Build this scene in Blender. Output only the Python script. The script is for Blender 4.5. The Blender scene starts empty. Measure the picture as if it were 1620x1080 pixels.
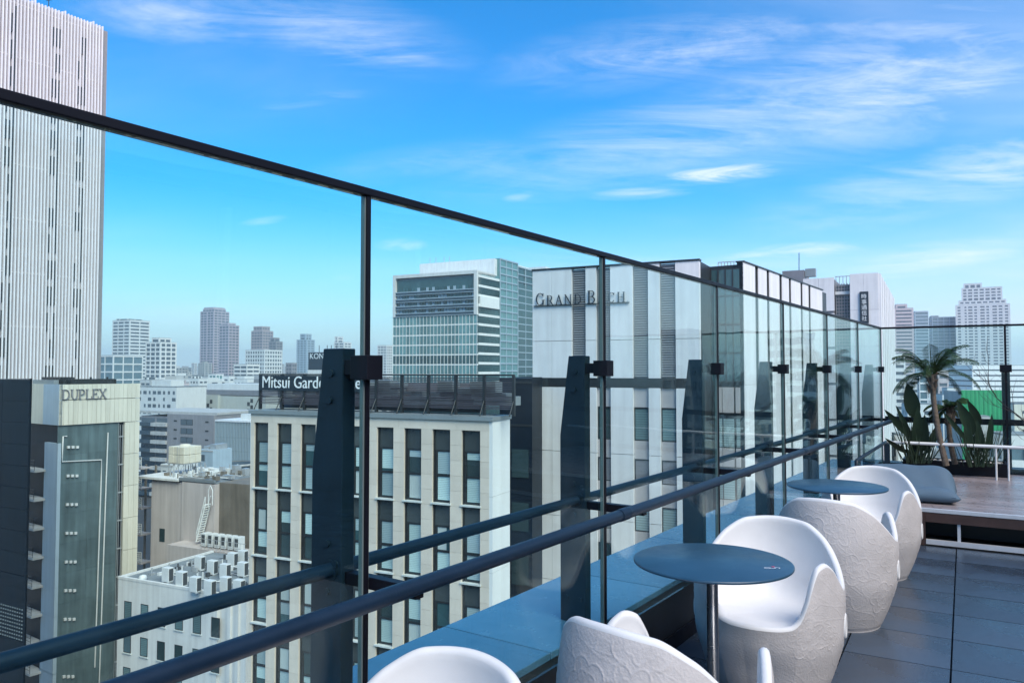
import bpy, bmesh, math, random
import numpy as np
from mathutils import Vector, Matrix
R = math.radians
scene = bpy.context.scene
COL = scene.collection
random.seed(7)

# ------------------------------------------------------------------ camera
F, CX, CY, CAMZ = 1205.0, 810.0, 540.0, 1.5      # focal length in pixels of the 1620 wide photograph
PITCH = math.atan(45.0 / F)
cam_d = bpy.data.cameras.new('camera'); cam = bpy.data.objects.new('camera', cam_d); COL.objects.link(cam)
cam.location = (0, 0, CAMZ); cam.rotation_euler = (math.pi / 2 + PITCH, 0, 0)
cam_d.sensor_width = 36.0; cam_d.lens = 36.0 * F / 1620.0
cam_d.clip_start = 0.05; cam_d.clip_end = 12000
scene.camera = cam

# ------------------------------------------------------------------ world
SUN_EL, SUN_AZ = R(46), R(152)                     # azimuth clockwise from +Y
w = bpy.data.worlds.new('World'); scene.world = w; w.use_nodes = True
nt = w.node_tree; nt.nodes.clear()
def N(t, **kw):
    n = nt.nodes.new(t)
    for k, v in kw.items(): setattr(n, k, v)
    return n
def L(a, b): nt.links.new(a, b)
def M(op, a, b=None, clamp=False):
    n = N('ShaderNodeMath', operation=op, use_clamp=clamp)
    for i, v in enumerate((a, b)):
        if v is None: continue
        if isinstance(v, (int, float)): n.inputs[i].default_value = v
        else: L(v, n.inputs[i])
    return n.outputs[0]
def mixc(f, a, b, bt='MIX'):
    n = N('ShaderNodeMix', data_type='RGBA', blend_type=bt)
    for i, v in ((0, f), (6, a), (7, b)):
        if isinstance(v, (int, float)): n.inputs[i].default_value = v
        elif isinstance(v, tuple): n.inputs[i].default_value = (*v, 1)
        else: L(v, n.inputs[i])
    return n.outputs[2]
sky = N('ShaderNodeTexSky', sky_type='NISHITA', sun_disc=False, sun_elevation=SUN_EL, sun_rotation=SUN_AZ,
        altitude=40, air_density=1.0, dust_density=0.6, ozone_density=3.0)
hs = N('ShaderNodeHueSaturation'); hs.inputs['Saturation'].default_value = 1.35; hs.inputs['Hue'].default_value = 0.481; L(sky.outputs[0], hs.inputs['Color'])
skyc = mixc(1.0, hs.outputs[0], (0.19, 0.80, 1.14), 'MULTIPLY')
tc = N('ShaderNodeTexCoord')
sp = N('ShaderNodeSeparateXYZ'); L(tc.outputs['Generated'], sp.inputs[0])
X, Y, Z = sp.outputs
zz = M('ADD', M('MAXIMUM', Z, 0.0), 0.10)
cx_, cy_ = M('DIVIDE', X, zz), M('DIVIDE', Y, zz)
def noise(vec, scale, detail=6, rough=0.55, dist=0.0, sxyz=(1, 1, 1), rot=0.0, off=(0, 0, 0)):
    mp = N('ShaderNodeMapping'); L(vec, mp.inputs[0])
    mp.inputs['Scale'].default_value = sxyz; mp.inputs['Rotation'].default_value = (0, 0, rot); mp.inputs['Location'].default_value = off
    n = N('ShaderNodeTexNoise'); L(mp.outputs[0], n.inputs['Vector'])
    n.inputs['Scale'].default_value = scale; n.inputs['Detail'].default_value = detail
    n.inputs['Roughness'].default_value = rough; n.inputs['Distortion'].default_value = dist
    return n.outputs[0]
def comb(a, b, c=0.0):
    n = N('ShaderNodeCombineXYZ')
    for i, v in enumerate((a, b, c)):
        if isinstance(v, (int, float)): n.inputs[i].default_value = v
        else: L(v, n.inputs[i])
    return n.outputs[0]
def smooth(v, lo, hi):
    n = N('ShaderNodeMapRange', interpolation_type='SMOOTHSTEP'); L(v, n.inputs[0])
    n.inputs[1].default_value = lo; n.inputs[2].default_value = hi
    return n.outputs[0]
plane = comb(cx_, cy_)
veil = M('MULTIPLY', smooth(noise(plane, 0.55, 7, 0.60, 0.7, (0.7, 1.7, 1), R(-20), (3.1, 1.7, 0)), 0.40, 0.80),
         smooth(noise(plane, 0.32, 3, 0.5, 0.0, (1, 1, 1), 0, (2.5, 9.1, 0)), 0.36, 0.64))
# single wisps, each at its own bearing (tangent of azimuth, tangent of elevation, half widths, tilt, strength)
front = smooth(Y, 0.05, 0.3)
ty = M('MAXIMUM', Y, 0.05)
tx_, tz_ = M('DIVIDE', X, ty), M('DIVIDE', Z, ty)
wn = noise(comb(tx_, tz_), 9.0, 10, 0.68, 1.6, (0.45, 3.2, 1), R(-7))
wn2 = M('MULTIPLY', M('ADD', noise(comb(tx_, tz_), 2.4, 10, 0.66, 1.8, (0.55, 2.6, 1), R(-14), (4, 2, 0)), noise(comb(tx_, tz_), 7.0, 10, 0.7, 2.2, (0.35, 3.0, 1), R(-16), (1, 7, 0))), 0.5)
# thin high veil, thicker towards the right as in view; the unseen part behind is added to whiten the light
cloud = M('ADD', M('MULTIPLY', veil, 0.50), M('MULTIPLY', smooth(M('SUBTRACT', M('MULTIPLY', X, 0.75), M('MULTIPLY', Y, 0.55)), -0.40, 1.05), 0.60))
for (px, py, rx, ry, tilt, s, nn) in (
        (1130, 272, 150, 21, 4, 1.5, 0), (1010, 304, 110, 13, 3, .8, 0), (1290, 396, 120, 18, 2, 1.5, 0), (1230, 402, 150, 12, 3, .8, 0),
        (632, 386, 50, 13, 0, 1.5, 0), (820, 311, 36, 10, 5, .5, 0), (415, 348, 45, 9, 8, .45, 0), (545, 438, 30, 9, 5, .45, 0),
        (1590, 262, 260, 75, 12, 1.3, 1), (1500, 405, 260, 40, 9, 1.3, 1), (1440, 300, 330, 70, 12, .9, 1), (1420, 120, 560, 150, 14, 1.15, 1), (1480, 30, 400, 60, 4, .8, 1),
        (1080, 70, 380, 75, 8, 1.0, 1), (1130, 205, 560, 90, 12, .95, 1), (630, 85, 110, 22, -6, .9, 1), (520, 40, 300, 80, -12, .8, 1),
        (280, 20, 240, 60, -6, .8, 1), (480, 150, 130, 24, 6, .6, 1), (700, 250, 260, 40, 8, .4, 1)):
    ca, sa = math.cos(R(tilt)), math.sin(R(tilt))
    dx = M('SUBTRACT', tx_, (px - CX) / F); dz = M('SUBTRACT', tz_, (585 - py) / F)
    u = M('ADD', M('MULTIPLY', dx, ca * F / rx), M('MULTIPLY', dz, sa * F / rx))
    v = M('ADD', M('MULTIPLY', dx, -sa * F / ry), M('MULTIPLY', dz, ca * F / ry))
    r2 = M('SQRT', M('ADD', M('MULTIPLY', u, u), M('MULTIPLY', v, v)))
    fall = smooth(r2, 1.0, 0.0)
    n_ = wn if nn == 0 else wn2
    wsp = M('MULTIPLY', M('MULTIPLY', M('POWER', fall, 0.8), smooth(n_, .30, .68) if nn == 0 else smooth(n_, .33, .76)), s)
    cloud = M('MAXIMUM', cloud, M('MULTIPLY', wsp, front))
cloud = M('MULTIPLY', M('MINIMUM', cloud, 1.0), smooth(Z, -0.01, 0.05))
lowc = smooth(Z, 0.25, -0.03)                                            # pale band over the horizon all round
cl_mix = mixc(M('MULTIPLY', M('POWER', lowc, 1.2), 0.97), skyc, (4.6, 4.95, 5.1))
cl_mix = mixc(M('MULTIPLY', cloud, 0.66), cl_mix, (5.6, 5.8, 6.2))
bg = N('ShaderNodeBackground'); L(cl_mix, bg.inputs[0]); bg.inputs[1].default_value = 0.10
wo = N('ShaderNodeOutputWorld'); L(bg.outputs[0], wo.inputs[0])

# ------------------------------------------------------------------ sun, exposure
sd = bpy.data.lights.new('sun', 'SUN'); sd.energy = 2.2; sd.angle = R(40); sd.color = (1.0, 0.90, 0.80)
sun = bpy.data.objects.new('sun', sd); COL.objects.link(sun)
sv = Vector((math.sin(SUN_AZ) * math.cos(SUN_EL), math.cos(SUN_AZ) * math.cos(SUN_EL), math.sin(SUN_EL)))
sun.rotation_euler = sv.to_track_quat('Z', 'Y').to_euler()
vs = scene.view_settings
vs.view_transform = 'Standard'; vs.look = 'None'; vs.exposure = 1.1; vs.gamma = 1.0; vs.use_curve_mapping = False
cy = scene.cycles
cy.max_bounces = 10; cy.transparent_max_bounces = 32; cy.diffuse_bounces = 3; cy.glossy_bounces = 4; cy.volume_bounces = 1
cy.caustics_reflective = False; cy.caustics_refractive = False; cy.sample_clamp_indirect = 4.0
try: cy.use_denoising = True
except Exception: pass

# ------------------------------------------------------------------ helpers
GZ = -42.0                                          # street level
def ray(px, py):
    a, b = (px - CX) / F, (CY - py) / F
    return Vector((a, math.cos(PITCH) - b * math.sin(PITCH), math.sin(PITCH) + b * math.cos(PITCH)))
def at_z(px, py, z):
    r = ray(px, py); k = (z - CAMZ) / r.z
    return Vector((r.x * k, r.y * k, z))
def at_y(px, py, y):
    r = ray(px, py); k = y / r.y
    return Vector((r.x * k, y, CAMZ + r.z * k))

class MB:
    def __init__(s): s.v = []; s.f = []; s.sm = []; s.mi = []; s.m = 0
    def add(s, vs, fs, smooth=False):
        o = len(s.v); s.v += [tuple(p) for p in vs]
        for f in fs: s.f.append(tuple(i + o for i in f)); s.sm.append(smooth); s.mi.append(s.m)
        return s
    def box(s, x0, x1, y0, y1, z0, z1):
        if x0 > x1: x0, x1 = x1, x0
        if y0 > y1: y0, y1 = y1, y0
        if z0 > z1: z0, z1 = z1, z0
        return s.add([(x0, y0, z0), (x1, y0, z0), (x1, y1, z0), (x0, y1, z0), (x0, y0, z1), (x1, y0, z1), (x1, y1, z1), (x0, y1, z1)],
                     [(3, 2, 1, 0), (4, 5, 6, 7), (0, 1, 5, 4), (1, 2, 6, 5), (2, 3, 7, 6), (3, 0, 4, 7)])
    def prism(s, poly, z0, z1, m=None):
        n = len(poly); a = sum(poly[i][0] * poly[(i + 1) % n][1] - poly[(i + 1) % n][0] * poly[i][1] for i in range(n))
        if a < 0: poly = poly[::-1]
        vs = [(p[0], p[1], z0) for p in poly] + [(p[0], p[1], z1) for p in poly]
        if m is not None: vs = [tuple(m @ Vector(p)) for p in vs]
        return s.add(vs, [tuple(range(n))[::-1], tuple(range(n, 2 * n))] + [(i, (i + 1) % n, n + (i + 1) % n, n + i) for i in range(n)])
    def tube(s, pts, r, n=10, caps=True):
        pts = [Vector(p) for p in pts]; rs = r if isinstance(r, (list, tuple)) else [r] * len(pts)
        vs, fs = [], []; ref = None
        for i, p in enumerate(pts):
            t = (pts[min(i + 1, len(pts) - 1)] - pts[max(i - 1, 0)]).normalized()
            if ref is None: ref = Vector((0, 0, 1)) if abs(t.z) < .9 else Vector((1, 0, 0))
            a = t.cross(ref).normalized(); b = a.cross(t).normalized(); ref = b
            for k in range(n):
                an = 2 * math.pi * k / n
                vs.append(p + (a * math.cos(an) + b * math.sin(an)) * rs[i])
        for i in range(len(pts) - 1):
            for k in range(n):
                k2 = (k + 1) % n
                fs.append((i * n + k, i * n + k2, (i + 1) * n + k2, (i + 1) * n + k))
        s.add(vs, fs, True)
        if caps:
            s.add(vs[:n], [tuple(range(n))]); s.add(vs[-n:], [tuple(range(n))[::-1]])
        return s
    def cyl(s, x, y, z0, z1, r, n=24): return s.tube([(x, y, z0), (x, y, z1)], r, n)
    def lathe(s, prof, n=48, c=(0, 0, 0)):
        vs, fs = [], []
        for (r, z) in prof:
            for k in range(n):
                a = 2 * math.pi * k / n; vs.append((c[0] + r * math.cos(a), c[1] + r * math.sin(a), c[2] + z))
        for i in range(len(prof) - 1):
            for k in range(n):
                fs.append((i * n + k, i * n + (k + 1) % n, (i + 1) * n + (k + 1) % n, (i + 1) * n + k))
        s.add(vs, fs, True); return s
    def mesh(s, name):
        me = bpy.data.meshes.new(name); me.from_pydata(s.v, [], s.f)
        me.polygons.foreach_set('use_smooth', s.sm)
        me.polygons.foreach_set('material_index', s.mi)
        me.update(); return me
    def build(s, name, mat, parent=None, kind=None, bevel=0.0, label=None, loc=None, rotz=0.0):
        me = s.mesh(name)
        for m in (mat if isinstance(mat, (list, tuple)) else [mat]): me.materials.append(m)
        return put(name, me, parent, kind, bevel, label, loc, rotz)
def put(name, me, parent=None, kind=None, bevel=0.0, label=None, loc=None, rotz=0.0):
    o = bpy.data.objects.new(name, me); COL.objects.link(o)
    if parent: o.parent = parent
    if loc is not None: o.location = loc
    o.rotation_euler = (0, 0, rotz)
    if kind: o['kind'] = kind
    if label: o['label'] = label
    if bevel:
        b = o.modifiers.new('bevel', 'BEVEL'); b.width = bevel; b.segments = 2; b.limit_method = 'ANGLE'; b.angle_limit = R(40)
    return o
def thing(name, label, cat, loc=(0, 0, 0), rotz=0.0, group=None):
    o = bpy.data.objects.new(name, None); COL.objects.link(o)
    o.location = loc; o.rotation_euler = (0, 0, rotz); o.empty_display_size = .2
    tag(o, label, cat, group); return o
def tag(o, label, cat, group=None):
    o['label'] = label; o['category'] = cat
    if group: o['group'] = group
    return o
def dup(o, loc, rotz=None, label=None):
    def cp(a, par):
        c = a.copy(); COL.objects.link(c); c.parent = par
        for ch in list(a.children): cp(ch, c)
        return c
    c = cp(o, None); c.location = loc
    if rotz is not None: c.rotation_euler = (0, 0, rotz)
    if label: c['label'] = label
    return c
def group_copy(name, me, parent, locs, mat=None):
    out = []
    for l in locs: out.append(put(name, me, parent, loc=l))
    return out

# ------------------------------------------------------------------ materials
def mat(name, col, rough=0.6, metal=0.0, var=0.12, scale=3.0, bump=0.0, bscale=60.0, spec=0.5, island=0.0, objrand=0.0, coord='Object', streak=0.0, rvar=.06):
    m = bpy.data.materials.new(name); m.use_nodes = True; t = m.node_tree; n = t.nodes; l = t.links
    b = n['Principled BSDF']; b.inputs['Roughness'].default_value = rough; b.inputs['Metallic'].default_value = metal
    b.inputs['Specular IOR Level'].default_value = spec
    tcn = n.new('ShaderNodeTexCoord')
    nz = n.new('ShaderNodeTexNoise'); nz.inputs['Scale'].default_value = scale; nz.inputs['Detail'].default_value = 8; nz.inputs['Roughness'].default_value = .65
    l.new(tcn.outputs[coord], nz.inputs['Vector'])
    mr = n.new('ShaderNodeMapRange'); mr.inputs[1].default_value = .25; mr.inputs[2].default_value = .75
    mr.inputs[3].default_value = 1 - var; mr.inputs[4].default_value = 1 + var
    l.new(nz.outputs[0], mr.inputs[0])
    val = mr.outputs[0]
    def mul(a, bb):
        q = n.new('ShaderNodeMath'); q.operation = 'MULTIPLY'; l.new(a, q.inputs[0]); l.new(bb, q.inputs[1]); return q.outputs[0]
    if streak:
        mp = n.new('ShaderNodeMapping'); mp.inputs['Scale'].default_value = (1.6, 1.6, .09); l.new(tcn.outputs[coord], mp.inputs[0])
        nz2 = n.new('ShaderNodeTexNoise'); nz2.inputs['Scale'].default_value = 1.4; nz2.inputs['Detail'].default_value = 6; l.new(mp.outputs[0], nz2.inputs['Vector'])
        m2 = n.new('ShaderNodeMapRange'); m2.inputs[1].default_value = .3; m2.inputs[2].default_value = .7; m2.inputs[3].default_value = 1 - streak; m2.inputs[4].default_value = 1 + streak * .4
        l.new(nz2.outputs[0], m2.inputs[0]); val = mul(val, m2.outputs[0])
    if island or objrand:
        src = n.new('ShaderNodeNewGeometry').outputs['Random Per Island'] if island else n.new('ShaderNodeObjectInfo').outputs['Random']
        a = island or objrand
        m3 = n.new('ShaderNodeMapRange'); m3.inputs[3].default_value = 1 - a; m3.inputs[4].default_value = 1 + a; l.new(src, m3.inputs[0]); val = mul(val, m3.outputs[0])
    mx = n.new('ShaderNodeMix'); mx.data_type = 'RGBA'; mx.blend_type = 'MULTIPLY'; mx.inputs[0].default_value = 1
    mx.inputs[6].default_value = (*col, 1); l.new(val, mx.inputs[7]); l.new(mx.outputs[2], b.inputs['Base Color'])
    rr = n.new('ShaderNodeMapRange'); rr.inputs[1].default_value = .3; rr.inputs[2].default_value = .7
    rr.inputs[3].default_value = max(.02, rough - rvar); rr.inputs[4].default_value = min(1, rough + rvar); l.new(nz.outputs[0], rr.inputs[0]); l.new(rr.outputs[0], b.inputs['Roughness'])
    if bump:
        nb = n.new('ShaderNodeTexNoise'); nb.inputs['Scale'].default_value = bscale; nb.inputs['Detail'].default_value = 4; l.new(tcn.outputs[coord], nb.inputs['Vector'])
        bp = n.new('ShaderNodeBump'); bp.inputs['Strength'].default_value = bump; bp.inputs['Distance'].default_value = .01
        l.new(nb.outputs[0], bp.inputs['Height']); l.new(bp.outputs[0], b.inputs['Normal'])
    return m
def fence_glass(name, tint):
    m = bpy.data.materials.new(name); m.use_nodes = True; t = m.node_tree; n = t.nodes; l = t.links; n.clear()
    tr = n.new('ShaderNodeBsdfTransparent'); tr.inputs[0].default_value = (*tint, 1)
    gl = n.new('ShaderNodeBsdfGlossy'); gl.inputs['Roughness'].default_value = .0; gl.inputs[0].default_value = (.93, 1, .97, 1)
    # reflectance of one surface by the angle of sight, the same from either side of the sheet (Schlick)
    ge = n.new('ShaderNodeNewGeometry'); dp = n.new('ShaderNodeVectorMath'); dp.operation = 'DOT_PRODUCT'
    l.new(ge.outputs['Incoming'], dp.inputs[0]); l.new(ge.outputs['Normal'], dp.inputs[1])
    def mm(op, a, b=0.0):
        q = n.new('ShaderNodeMath'); q.operation = op
        for i, v in enumerate((a, b)):
            if isinstance(v, (int, float)): q.inputs[i].default_value = v
            else: l.new(v, q.inputs[i])
        return q.outputs[0]
    fr = mm('ADD', mm('MULTIPLY', mm('POWER', mm('SUBTRACT', 1.0, mm('ABSOLUTE', dp.outputs['Value'])), 5.0), .72), .022)
    # dried rain marks: a faint scatter of pale film
    tcn = n.new('ShaderNodeTexCoord'); nz = n.new('ShaderNodeTexNoise'); nz.inputs['Scale'].default_value = 2.0; nz.inputs['Detail'].default_value = 8
    l.new(tcn.outputs['Object'], nz.inputs['Vector'])
    # rolled sheet is never quite flat
    nb = n.new('ShaderNodeTexNoise'); nb.inputs['Scale'].default_value = 1.3; nb.inputs['Detail'].default_value = 1; l.new(tcn.outputs['Object'], nb.inputs['Vector'])
    bp = n.new('ShaderNodeBump'); bp.inputs['Strength'].default_value = .22; bp.inputs['Distance'].default_value = .02; l.new(nb.outputs[0], bp.inputs['Height'])
    l.new(bp.outputs[0], gl.inputs['Normal'])
    mx = n.new('ShaderNodeMixShader'); l.new(fr, mx.inputs[0]); l.new(tr.outputs[0], mx.inputs[1]); l.new(gl.outputs[0], mx.inputs[2])
    df = n.new('ShaderNodeBsdfDiffuse'); df.inputs[0].default_value = (.7, .75, .75, 1)
    mr = n.new('ShaderNodeMapRange'); mr.inputs[1].default_value = .5; mr.inputs[2].default_value = .8; mr.inputs[3].default_value = .0; mr.inputs[4].default_value = .014
    l.new(nz.outputs[0], mr.inputs[0])
    m2 = n.new('ShaderNodeMixShader'); l.new(mr.outputs[0], m2.inputs[0]); l.new(mx.outputs[0], m2.inputs[1]); l.new(df.outputs[0], m2.inputs[2])
    o = n.new('ShaderNodeOutputMaterial'); l.new(m2.outputs[0], o.inputs[0]); return m
def blind_glass(name, col, slat, rough=.12, objrand=.25):
    """window pane with drawn slatted blinds close behind the glass: fine horizontal lines, sharp reflection"""
    m = mat(name, col, rough, 0, .12, 1.2, objrand=objrand, spec=.6); t = m.node_tree; n = t.nodes; l = t.links
    tcn = n.new('ShaderNodeTexCoord'); sx = n.new('ShaderNodeSeparateXYZ'); l.new(tcn.outputs['Object'], sx.inputs[0])
    a = n.new('ShaderNodeMath'); a.operation = 'MULTIPLY'; a.inputs[1].default_value = 2 * math.pi / slat; l.new(sx.outputs[2], a.inputs[0])
    s = n.new('ShaderNodeMath'); s.operation = 'SINE'; l.new(a.outputs[0], s.inputs[0])
    mr = n.new('ShaderNodeMapRange'); mr.inputs[1].default_value = -1; mr.inputs[3].default_value = .72; mr.inputs[4].default_value = 1.1; l.new(s.outputs[0], mr.inputs[0])
    old = [k for k in n if k.type == 'MIX'][0]; b = n['Principled BSDF']
    mx = n.new('ShaderNodeMix'); mx.data_type = 'RGBA'; mx.blend_type = 'MULTIPLY'; mx.inputs[0].default_value = 1
    l.new(old.outputs[2], mx.inputs[6]); l.new(mr.outputs[0], mx.inputs[7]); l.new(mx.outputs[2], b.inputs['Base Color'])
    return m
MT = dict(
    glass=fence_glass('fence_glass', (.905, .995, .975)),
    steel=mat('dark_painted_steel', (.009, .020, .034), .42, .0, .25, 6, .05, 90, spec=.3),
    black=mat('black_anodised', (.005, .005, .009), .45, .0, .2, 8, spec=.2),
    rail=mat('painted_tube', (.006, .017, .036), .45, .0, .3, 5, .05, 120, spec=.25),
    edge=mat('glass_edge_seal', (.12, .155, .16), .35),
    granite=mat('blue_black_granite', (.060, .145, .24), .24, 0, .15, 9, .02, 300, spec=.8, objrand=.10),
    darkwall=mat('dark_parapet_panel', (.012, .015, .020), .45, 0, .3, 4),
    tile=mat('charcoal_floor_tile', (.038, .056, .080), .30, 0, .5, 1.3, .03, 260, spec=.7, objrand=.2, rvar=.16),
    grout=mat('dark_grout', (.008, .009, .012), .8),
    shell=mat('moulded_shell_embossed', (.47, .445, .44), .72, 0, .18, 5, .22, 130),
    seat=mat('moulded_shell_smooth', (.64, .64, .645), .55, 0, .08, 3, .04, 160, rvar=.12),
    table=mat('blue_grey_laminate', (.016, .058, .105), .36, 0, .22, 4, .03, 250, spec=.6, rvar=.12),
    chrome=mat('brushed_steel', (.45, .46, .48), .28, 1.0, .05, 3),
    wood=mat('grey_brown_decking', (.27, .225, .22), .30, 0, .16, 14, .06, 50, island=.22),
    brown=mat('dark_brown_board', (.055, .030, .024), .5, 0, .3, 6),
    silver=mat('pale_metal_trim', (.62, .63, .64), .35, .3, .1, 10),
    whiterail=mat('pale_guard_rail', (.72, .72, .70), .4, 0, .06, 10),
    cushion=mat('blue_grey_canvas', (.07, .12, .17), .75, 0, .12, 5, .25, 180),
    soil=mat('pebbled_soil', (.20, .19, .17), .9, 0, .5, 30, .6, 40),
    trunk=mat('palm_trunk', (.135, .105, .078), .9, 0, .6, 26, .9, 60),
    frond=mat('palm_green', (.026, .055, .018), .55, 0, .35, 5, island=.45, spec=.2),
    leaf=mat('dark_green_leaf', (.011, .026, .014), .5, 0, .3, 8, spec=.22),
    spike=mat('strap_leaf', (.022, .040, .024), .5, 0, .35, 8, island=.35, spec=.25),
    dryleaf=mat('yellowing_leaf', (.19, .19, .05), .6, 0, .3, 8),
    twig=mat('bare_twig', (.035, .03, .03), .8),
    asphalt=mat('asphalt', (.05, .05, .052), .9, 0, .3, .05),
    paint=mat('white_ink', (.75, .80, .88), .5), redink=mat('red_ink', (.5, .06, .12), .5),
)
# ------------------------------------------------------------------ terrace frame
FA = math.atan(832 / F)                              # bearing of the long fence
nin = Vector((math.cos(FA), -math.sin(FA), 0)); dd = Vector((math.sin(FA), math.cos(FA), 0))
EA = R(30.7)                                         # bearing of the floor grid
e1 = Vector((math.sin(EA), math.cos(EA), 0)); e2 = Vector((math.cos(EA), -math.sin(EA), 0))
D = 1.6
def fl(n, t, z=0): return nin * n + dd * t + Vector((0, 0, z))
def gr(a, b, z=0): return e1 * a + e2 * b + Vector((0, 0, z))

# ground under the whole city
g = MB(); g.box(-6000, 6000, -6000, 6000, -1, 0)
put('ground', g.mesh('ground'), kind='structure', loc=(0, 0, GZ)).data.materials.append(MT['asphalt'])

# our own building below the terrace
hb = thing('terrace_building', 'dark building that carries the rooftop terrace, under the tiled floor', 'building', (0, 0, GZ))
TB = [fl(-2.18, -6), fl(-2.18, 10.95), gr(10.62, 7), gr(-6, 7)]
MB().prism([(p.x, p.y) for p in TB], 0, -GZ - .06).build('wall', MT['darkwall'], hb)

# floor
fo = MB().prism([(p.x, p.y) for p in [fl(-1.7, -5.9), fl(-1.7, 10.4), gr(10.4, 6.9), gr(-5.9, 6.9)]], -.058, -.022).build('terrace_floor', MT['grout'], kind='structure')
tl = MB().box(-.2455, .2455, -.2455, .2455, -.0215, 0).mesh('tile'); tl.materials.append(MT['tile'])
for i in range(20):
    for j in range(-5, 8):
        a, b = 7.46 - .25 - .5 * i, -.087 + .25 + .5 * j
        p = gr(a, b)
        if p.dot(nin) < -1.72 or b > 3.6: continue
        o = put('tile', tl, fo, loc=(p.x, p.y, random.uniform(-.0006, .0006)), rotz=-EA)
        if i == 0 and j == -5: pass
for o in fo.children[:1]:
    b = o.modifiers.new('bevel', 'BEVEL'); b.width = .002

# parapet with granite coping
pp = fl(-D, 0); pr = thing('parapet', 'low parapet wall capped with blue grey granite slabs outside the glass fence', 'parapet wall', pp, -FA)
MB().box(-.585, -.055, -5, 10.6, -.5, .328).build('wall', MT['darkwall'], pr)
js = [2.66 + 1.11 * k for k in range(-6, 8)]
cs = MB().box(-.603, -.046, .003, 1.107, .33, .36).mesh('coping_slab'); cs.materials.append(MT['granite'])
for y in js[:-1]:
    if y < 10.0: put('coping_slab', cs, pr, loc=(0, y, 0), bevel=.003)
MB().box(.0, .012, -5, 10.3, .0, .08).build('skirting', MT['black'], pr, loc=(-.054, 0, 0))

# ------------------------------------------------------------------ long glass fence
gf = thing('glass_fence', 'long tinted glass fence with black top rail and tapered steel posts beside the tables', 'glass fence', pp, -FA)
MB().box(-.017, .017, -3.2, 10.345, 2.004, 2.027).build('top_rail', MT['black'], gf, bevel=.003)
ts = [1.57 + 1.46 * k for k in range(-3, 7)]
pan = MB().box(-.006, .006, .0135, 1.4465, .33, 2.003).mesh('glass_panel'); pan.materials.append(MT['glass'])
mul = MB().box(-.012, .012, -.0078, .0078, .30, 2.0035).mesh('mullion'); mul.materials.append(MT['black'])
seal = MB().box(-.0075, .0075, .0080, .0130, .33, 2.002).mesh('seal'); seal.materials.append(MT['edge'])
seal2 = MB().box(-.0075, .0075, -.0130, -.0080, .33, 2.002).mesh('seal'); seal2.materials.append(MT['edge'])
pk = MB()
prof = [(-.177, 1.564), (-.223, 1.20), (-.223, .361), (-.092, .361), (-.092, 1.564)]
pk.add([(x, 0.0, z) for x, z in prof] + [(x, .051, z) for x, z in prof],
       [(0, 1, 2, 3, 4), (9, 8, 7, 6, 5)] + [(i, 5 + i, 5 + (i + 1) % 5, (i + 1) % 5) for i in range(5)])
post_me = pk.mesh('post'); post_me.materials.append(MT['steel'])
_bm = bmesh.new(); _bm.from_mesh(post_me); bmesh.ops.recalc_face_normals(_bm, faces=_bm.faces); _bm.to_mesh(post_me); _bm.free()
bolt = MB().tube([(0, 0, 0), (0, -.007, 0)], .011, 8).mesh('bolt'); bolt.materials.append(MT['steel'])
clamp = MB().box(-.091, -.035, .004, .046, 1.485, 1.53).box(-.0345, .036, -.026, .036, 1.472, 1.542).mesh('clamp'); clamp.materials.append(MT['black'])
br = MB().box(-.091, .172, .0125, .046, .872, .907).box(.172, .188, .0125, .046, .872, .889).mesh('bracket'); br.materials.append(MT['black'])
fl_ = MB().tube([(-.135, -.004, .91), (-.135, .0, .91)], .030, 14).mesh('rail_flange'); fl_.materials.append(MT['steel'])
for i, t in enumerate(ts):
    put('mullion', mul, gf, loc=(0, t, 0))
    if i < len(ts) - 1:
        put('glass_panel', pan, gf, loc=(0, t, 0)); put('seal', seal, gf, loc=(0, t, 0))
    if i: put('seal', seal2, gf, loc=(0, t, 0))
    p = put('post', post_me, gf, loc=(0, t, 0), bevel=.003)
    for z, x in ((1.49, -.14), (1.41, -.145), (.985, -.15), (.845, -.15), (.93, -.115), (.47, -.19), (.47, -.12)):
        put('bolt', bolt, p, loc=(x, 0, z))
    put('clamp', clamp, p, bevel=.002); put('bracket', br, p, bevel=.002); put('rail_flange', fl_, p)
MB().tube([(.19, -3.2, .91), (.19, 9.72, .91), (.19, 9.735, .91)], [.0235, .0235, .018], 20).build('handrail', MT['rail'], gf)
for y in (2.84, 5.76, 8.68, -.08):
    MB().tube([(.19, y - .035, .91), (.19, y + .035, .91)], .0255, 20).build('rail_sleeve', MT['rail'], gf)
MB().tube([(-.135, -3.2, .91), (-.135, 10.30, .91)], .021, 18).build('outer_rail', MT['rail'], gf)

# far glass fence
cpt = fl(-D, 10.365)
ff = thing('glass_fence', 'far glass fence behind the palm planter, closing the end of the terrace', 'glass fence', cpt, -EA)
MB().box(.012, 5.6, -.017, .017, 2.004, 2.027).build('top_rail', MT['black'], ff)
for k, (a, b) in enumerate(((.02, 1.283), (1.307, 2.743), (2.767, 4.2), (4.225, 5.6))):
    MB().box(a, b, -.006, .006, .33, 2.003).build('glass_panel', MT['glass'], ff)
for x in (1.295, 2.755, 4.2125):
    MB().box(x - .0105, x + .0105, -.018, .018, .30, 2.0035).build('mullion', MT['black'], ff)
    p = MB().box(x - .041, x + .041, .05, .13, -.05, 1.53).build('post', MT['steel'], ff, bevel=.003)
    MB().box(x - .058, x + .058, -.03, .049, 1.475, 1.56).build('clamp', MT['black'], p, bevel=.003)
MB().box(.03, 5.6, .028, .048, .86, .93).build('cross_rail', MT['black'], ff)
pw = thing('parapet', 'low dark parapet under the far glass fence behind the planter', 'parapet wall', cpt, -EA)
MB().box(-.3, 5.7, .06, .30, -.5, .36).build('wall', MT['darkwall'], pw)

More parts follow.
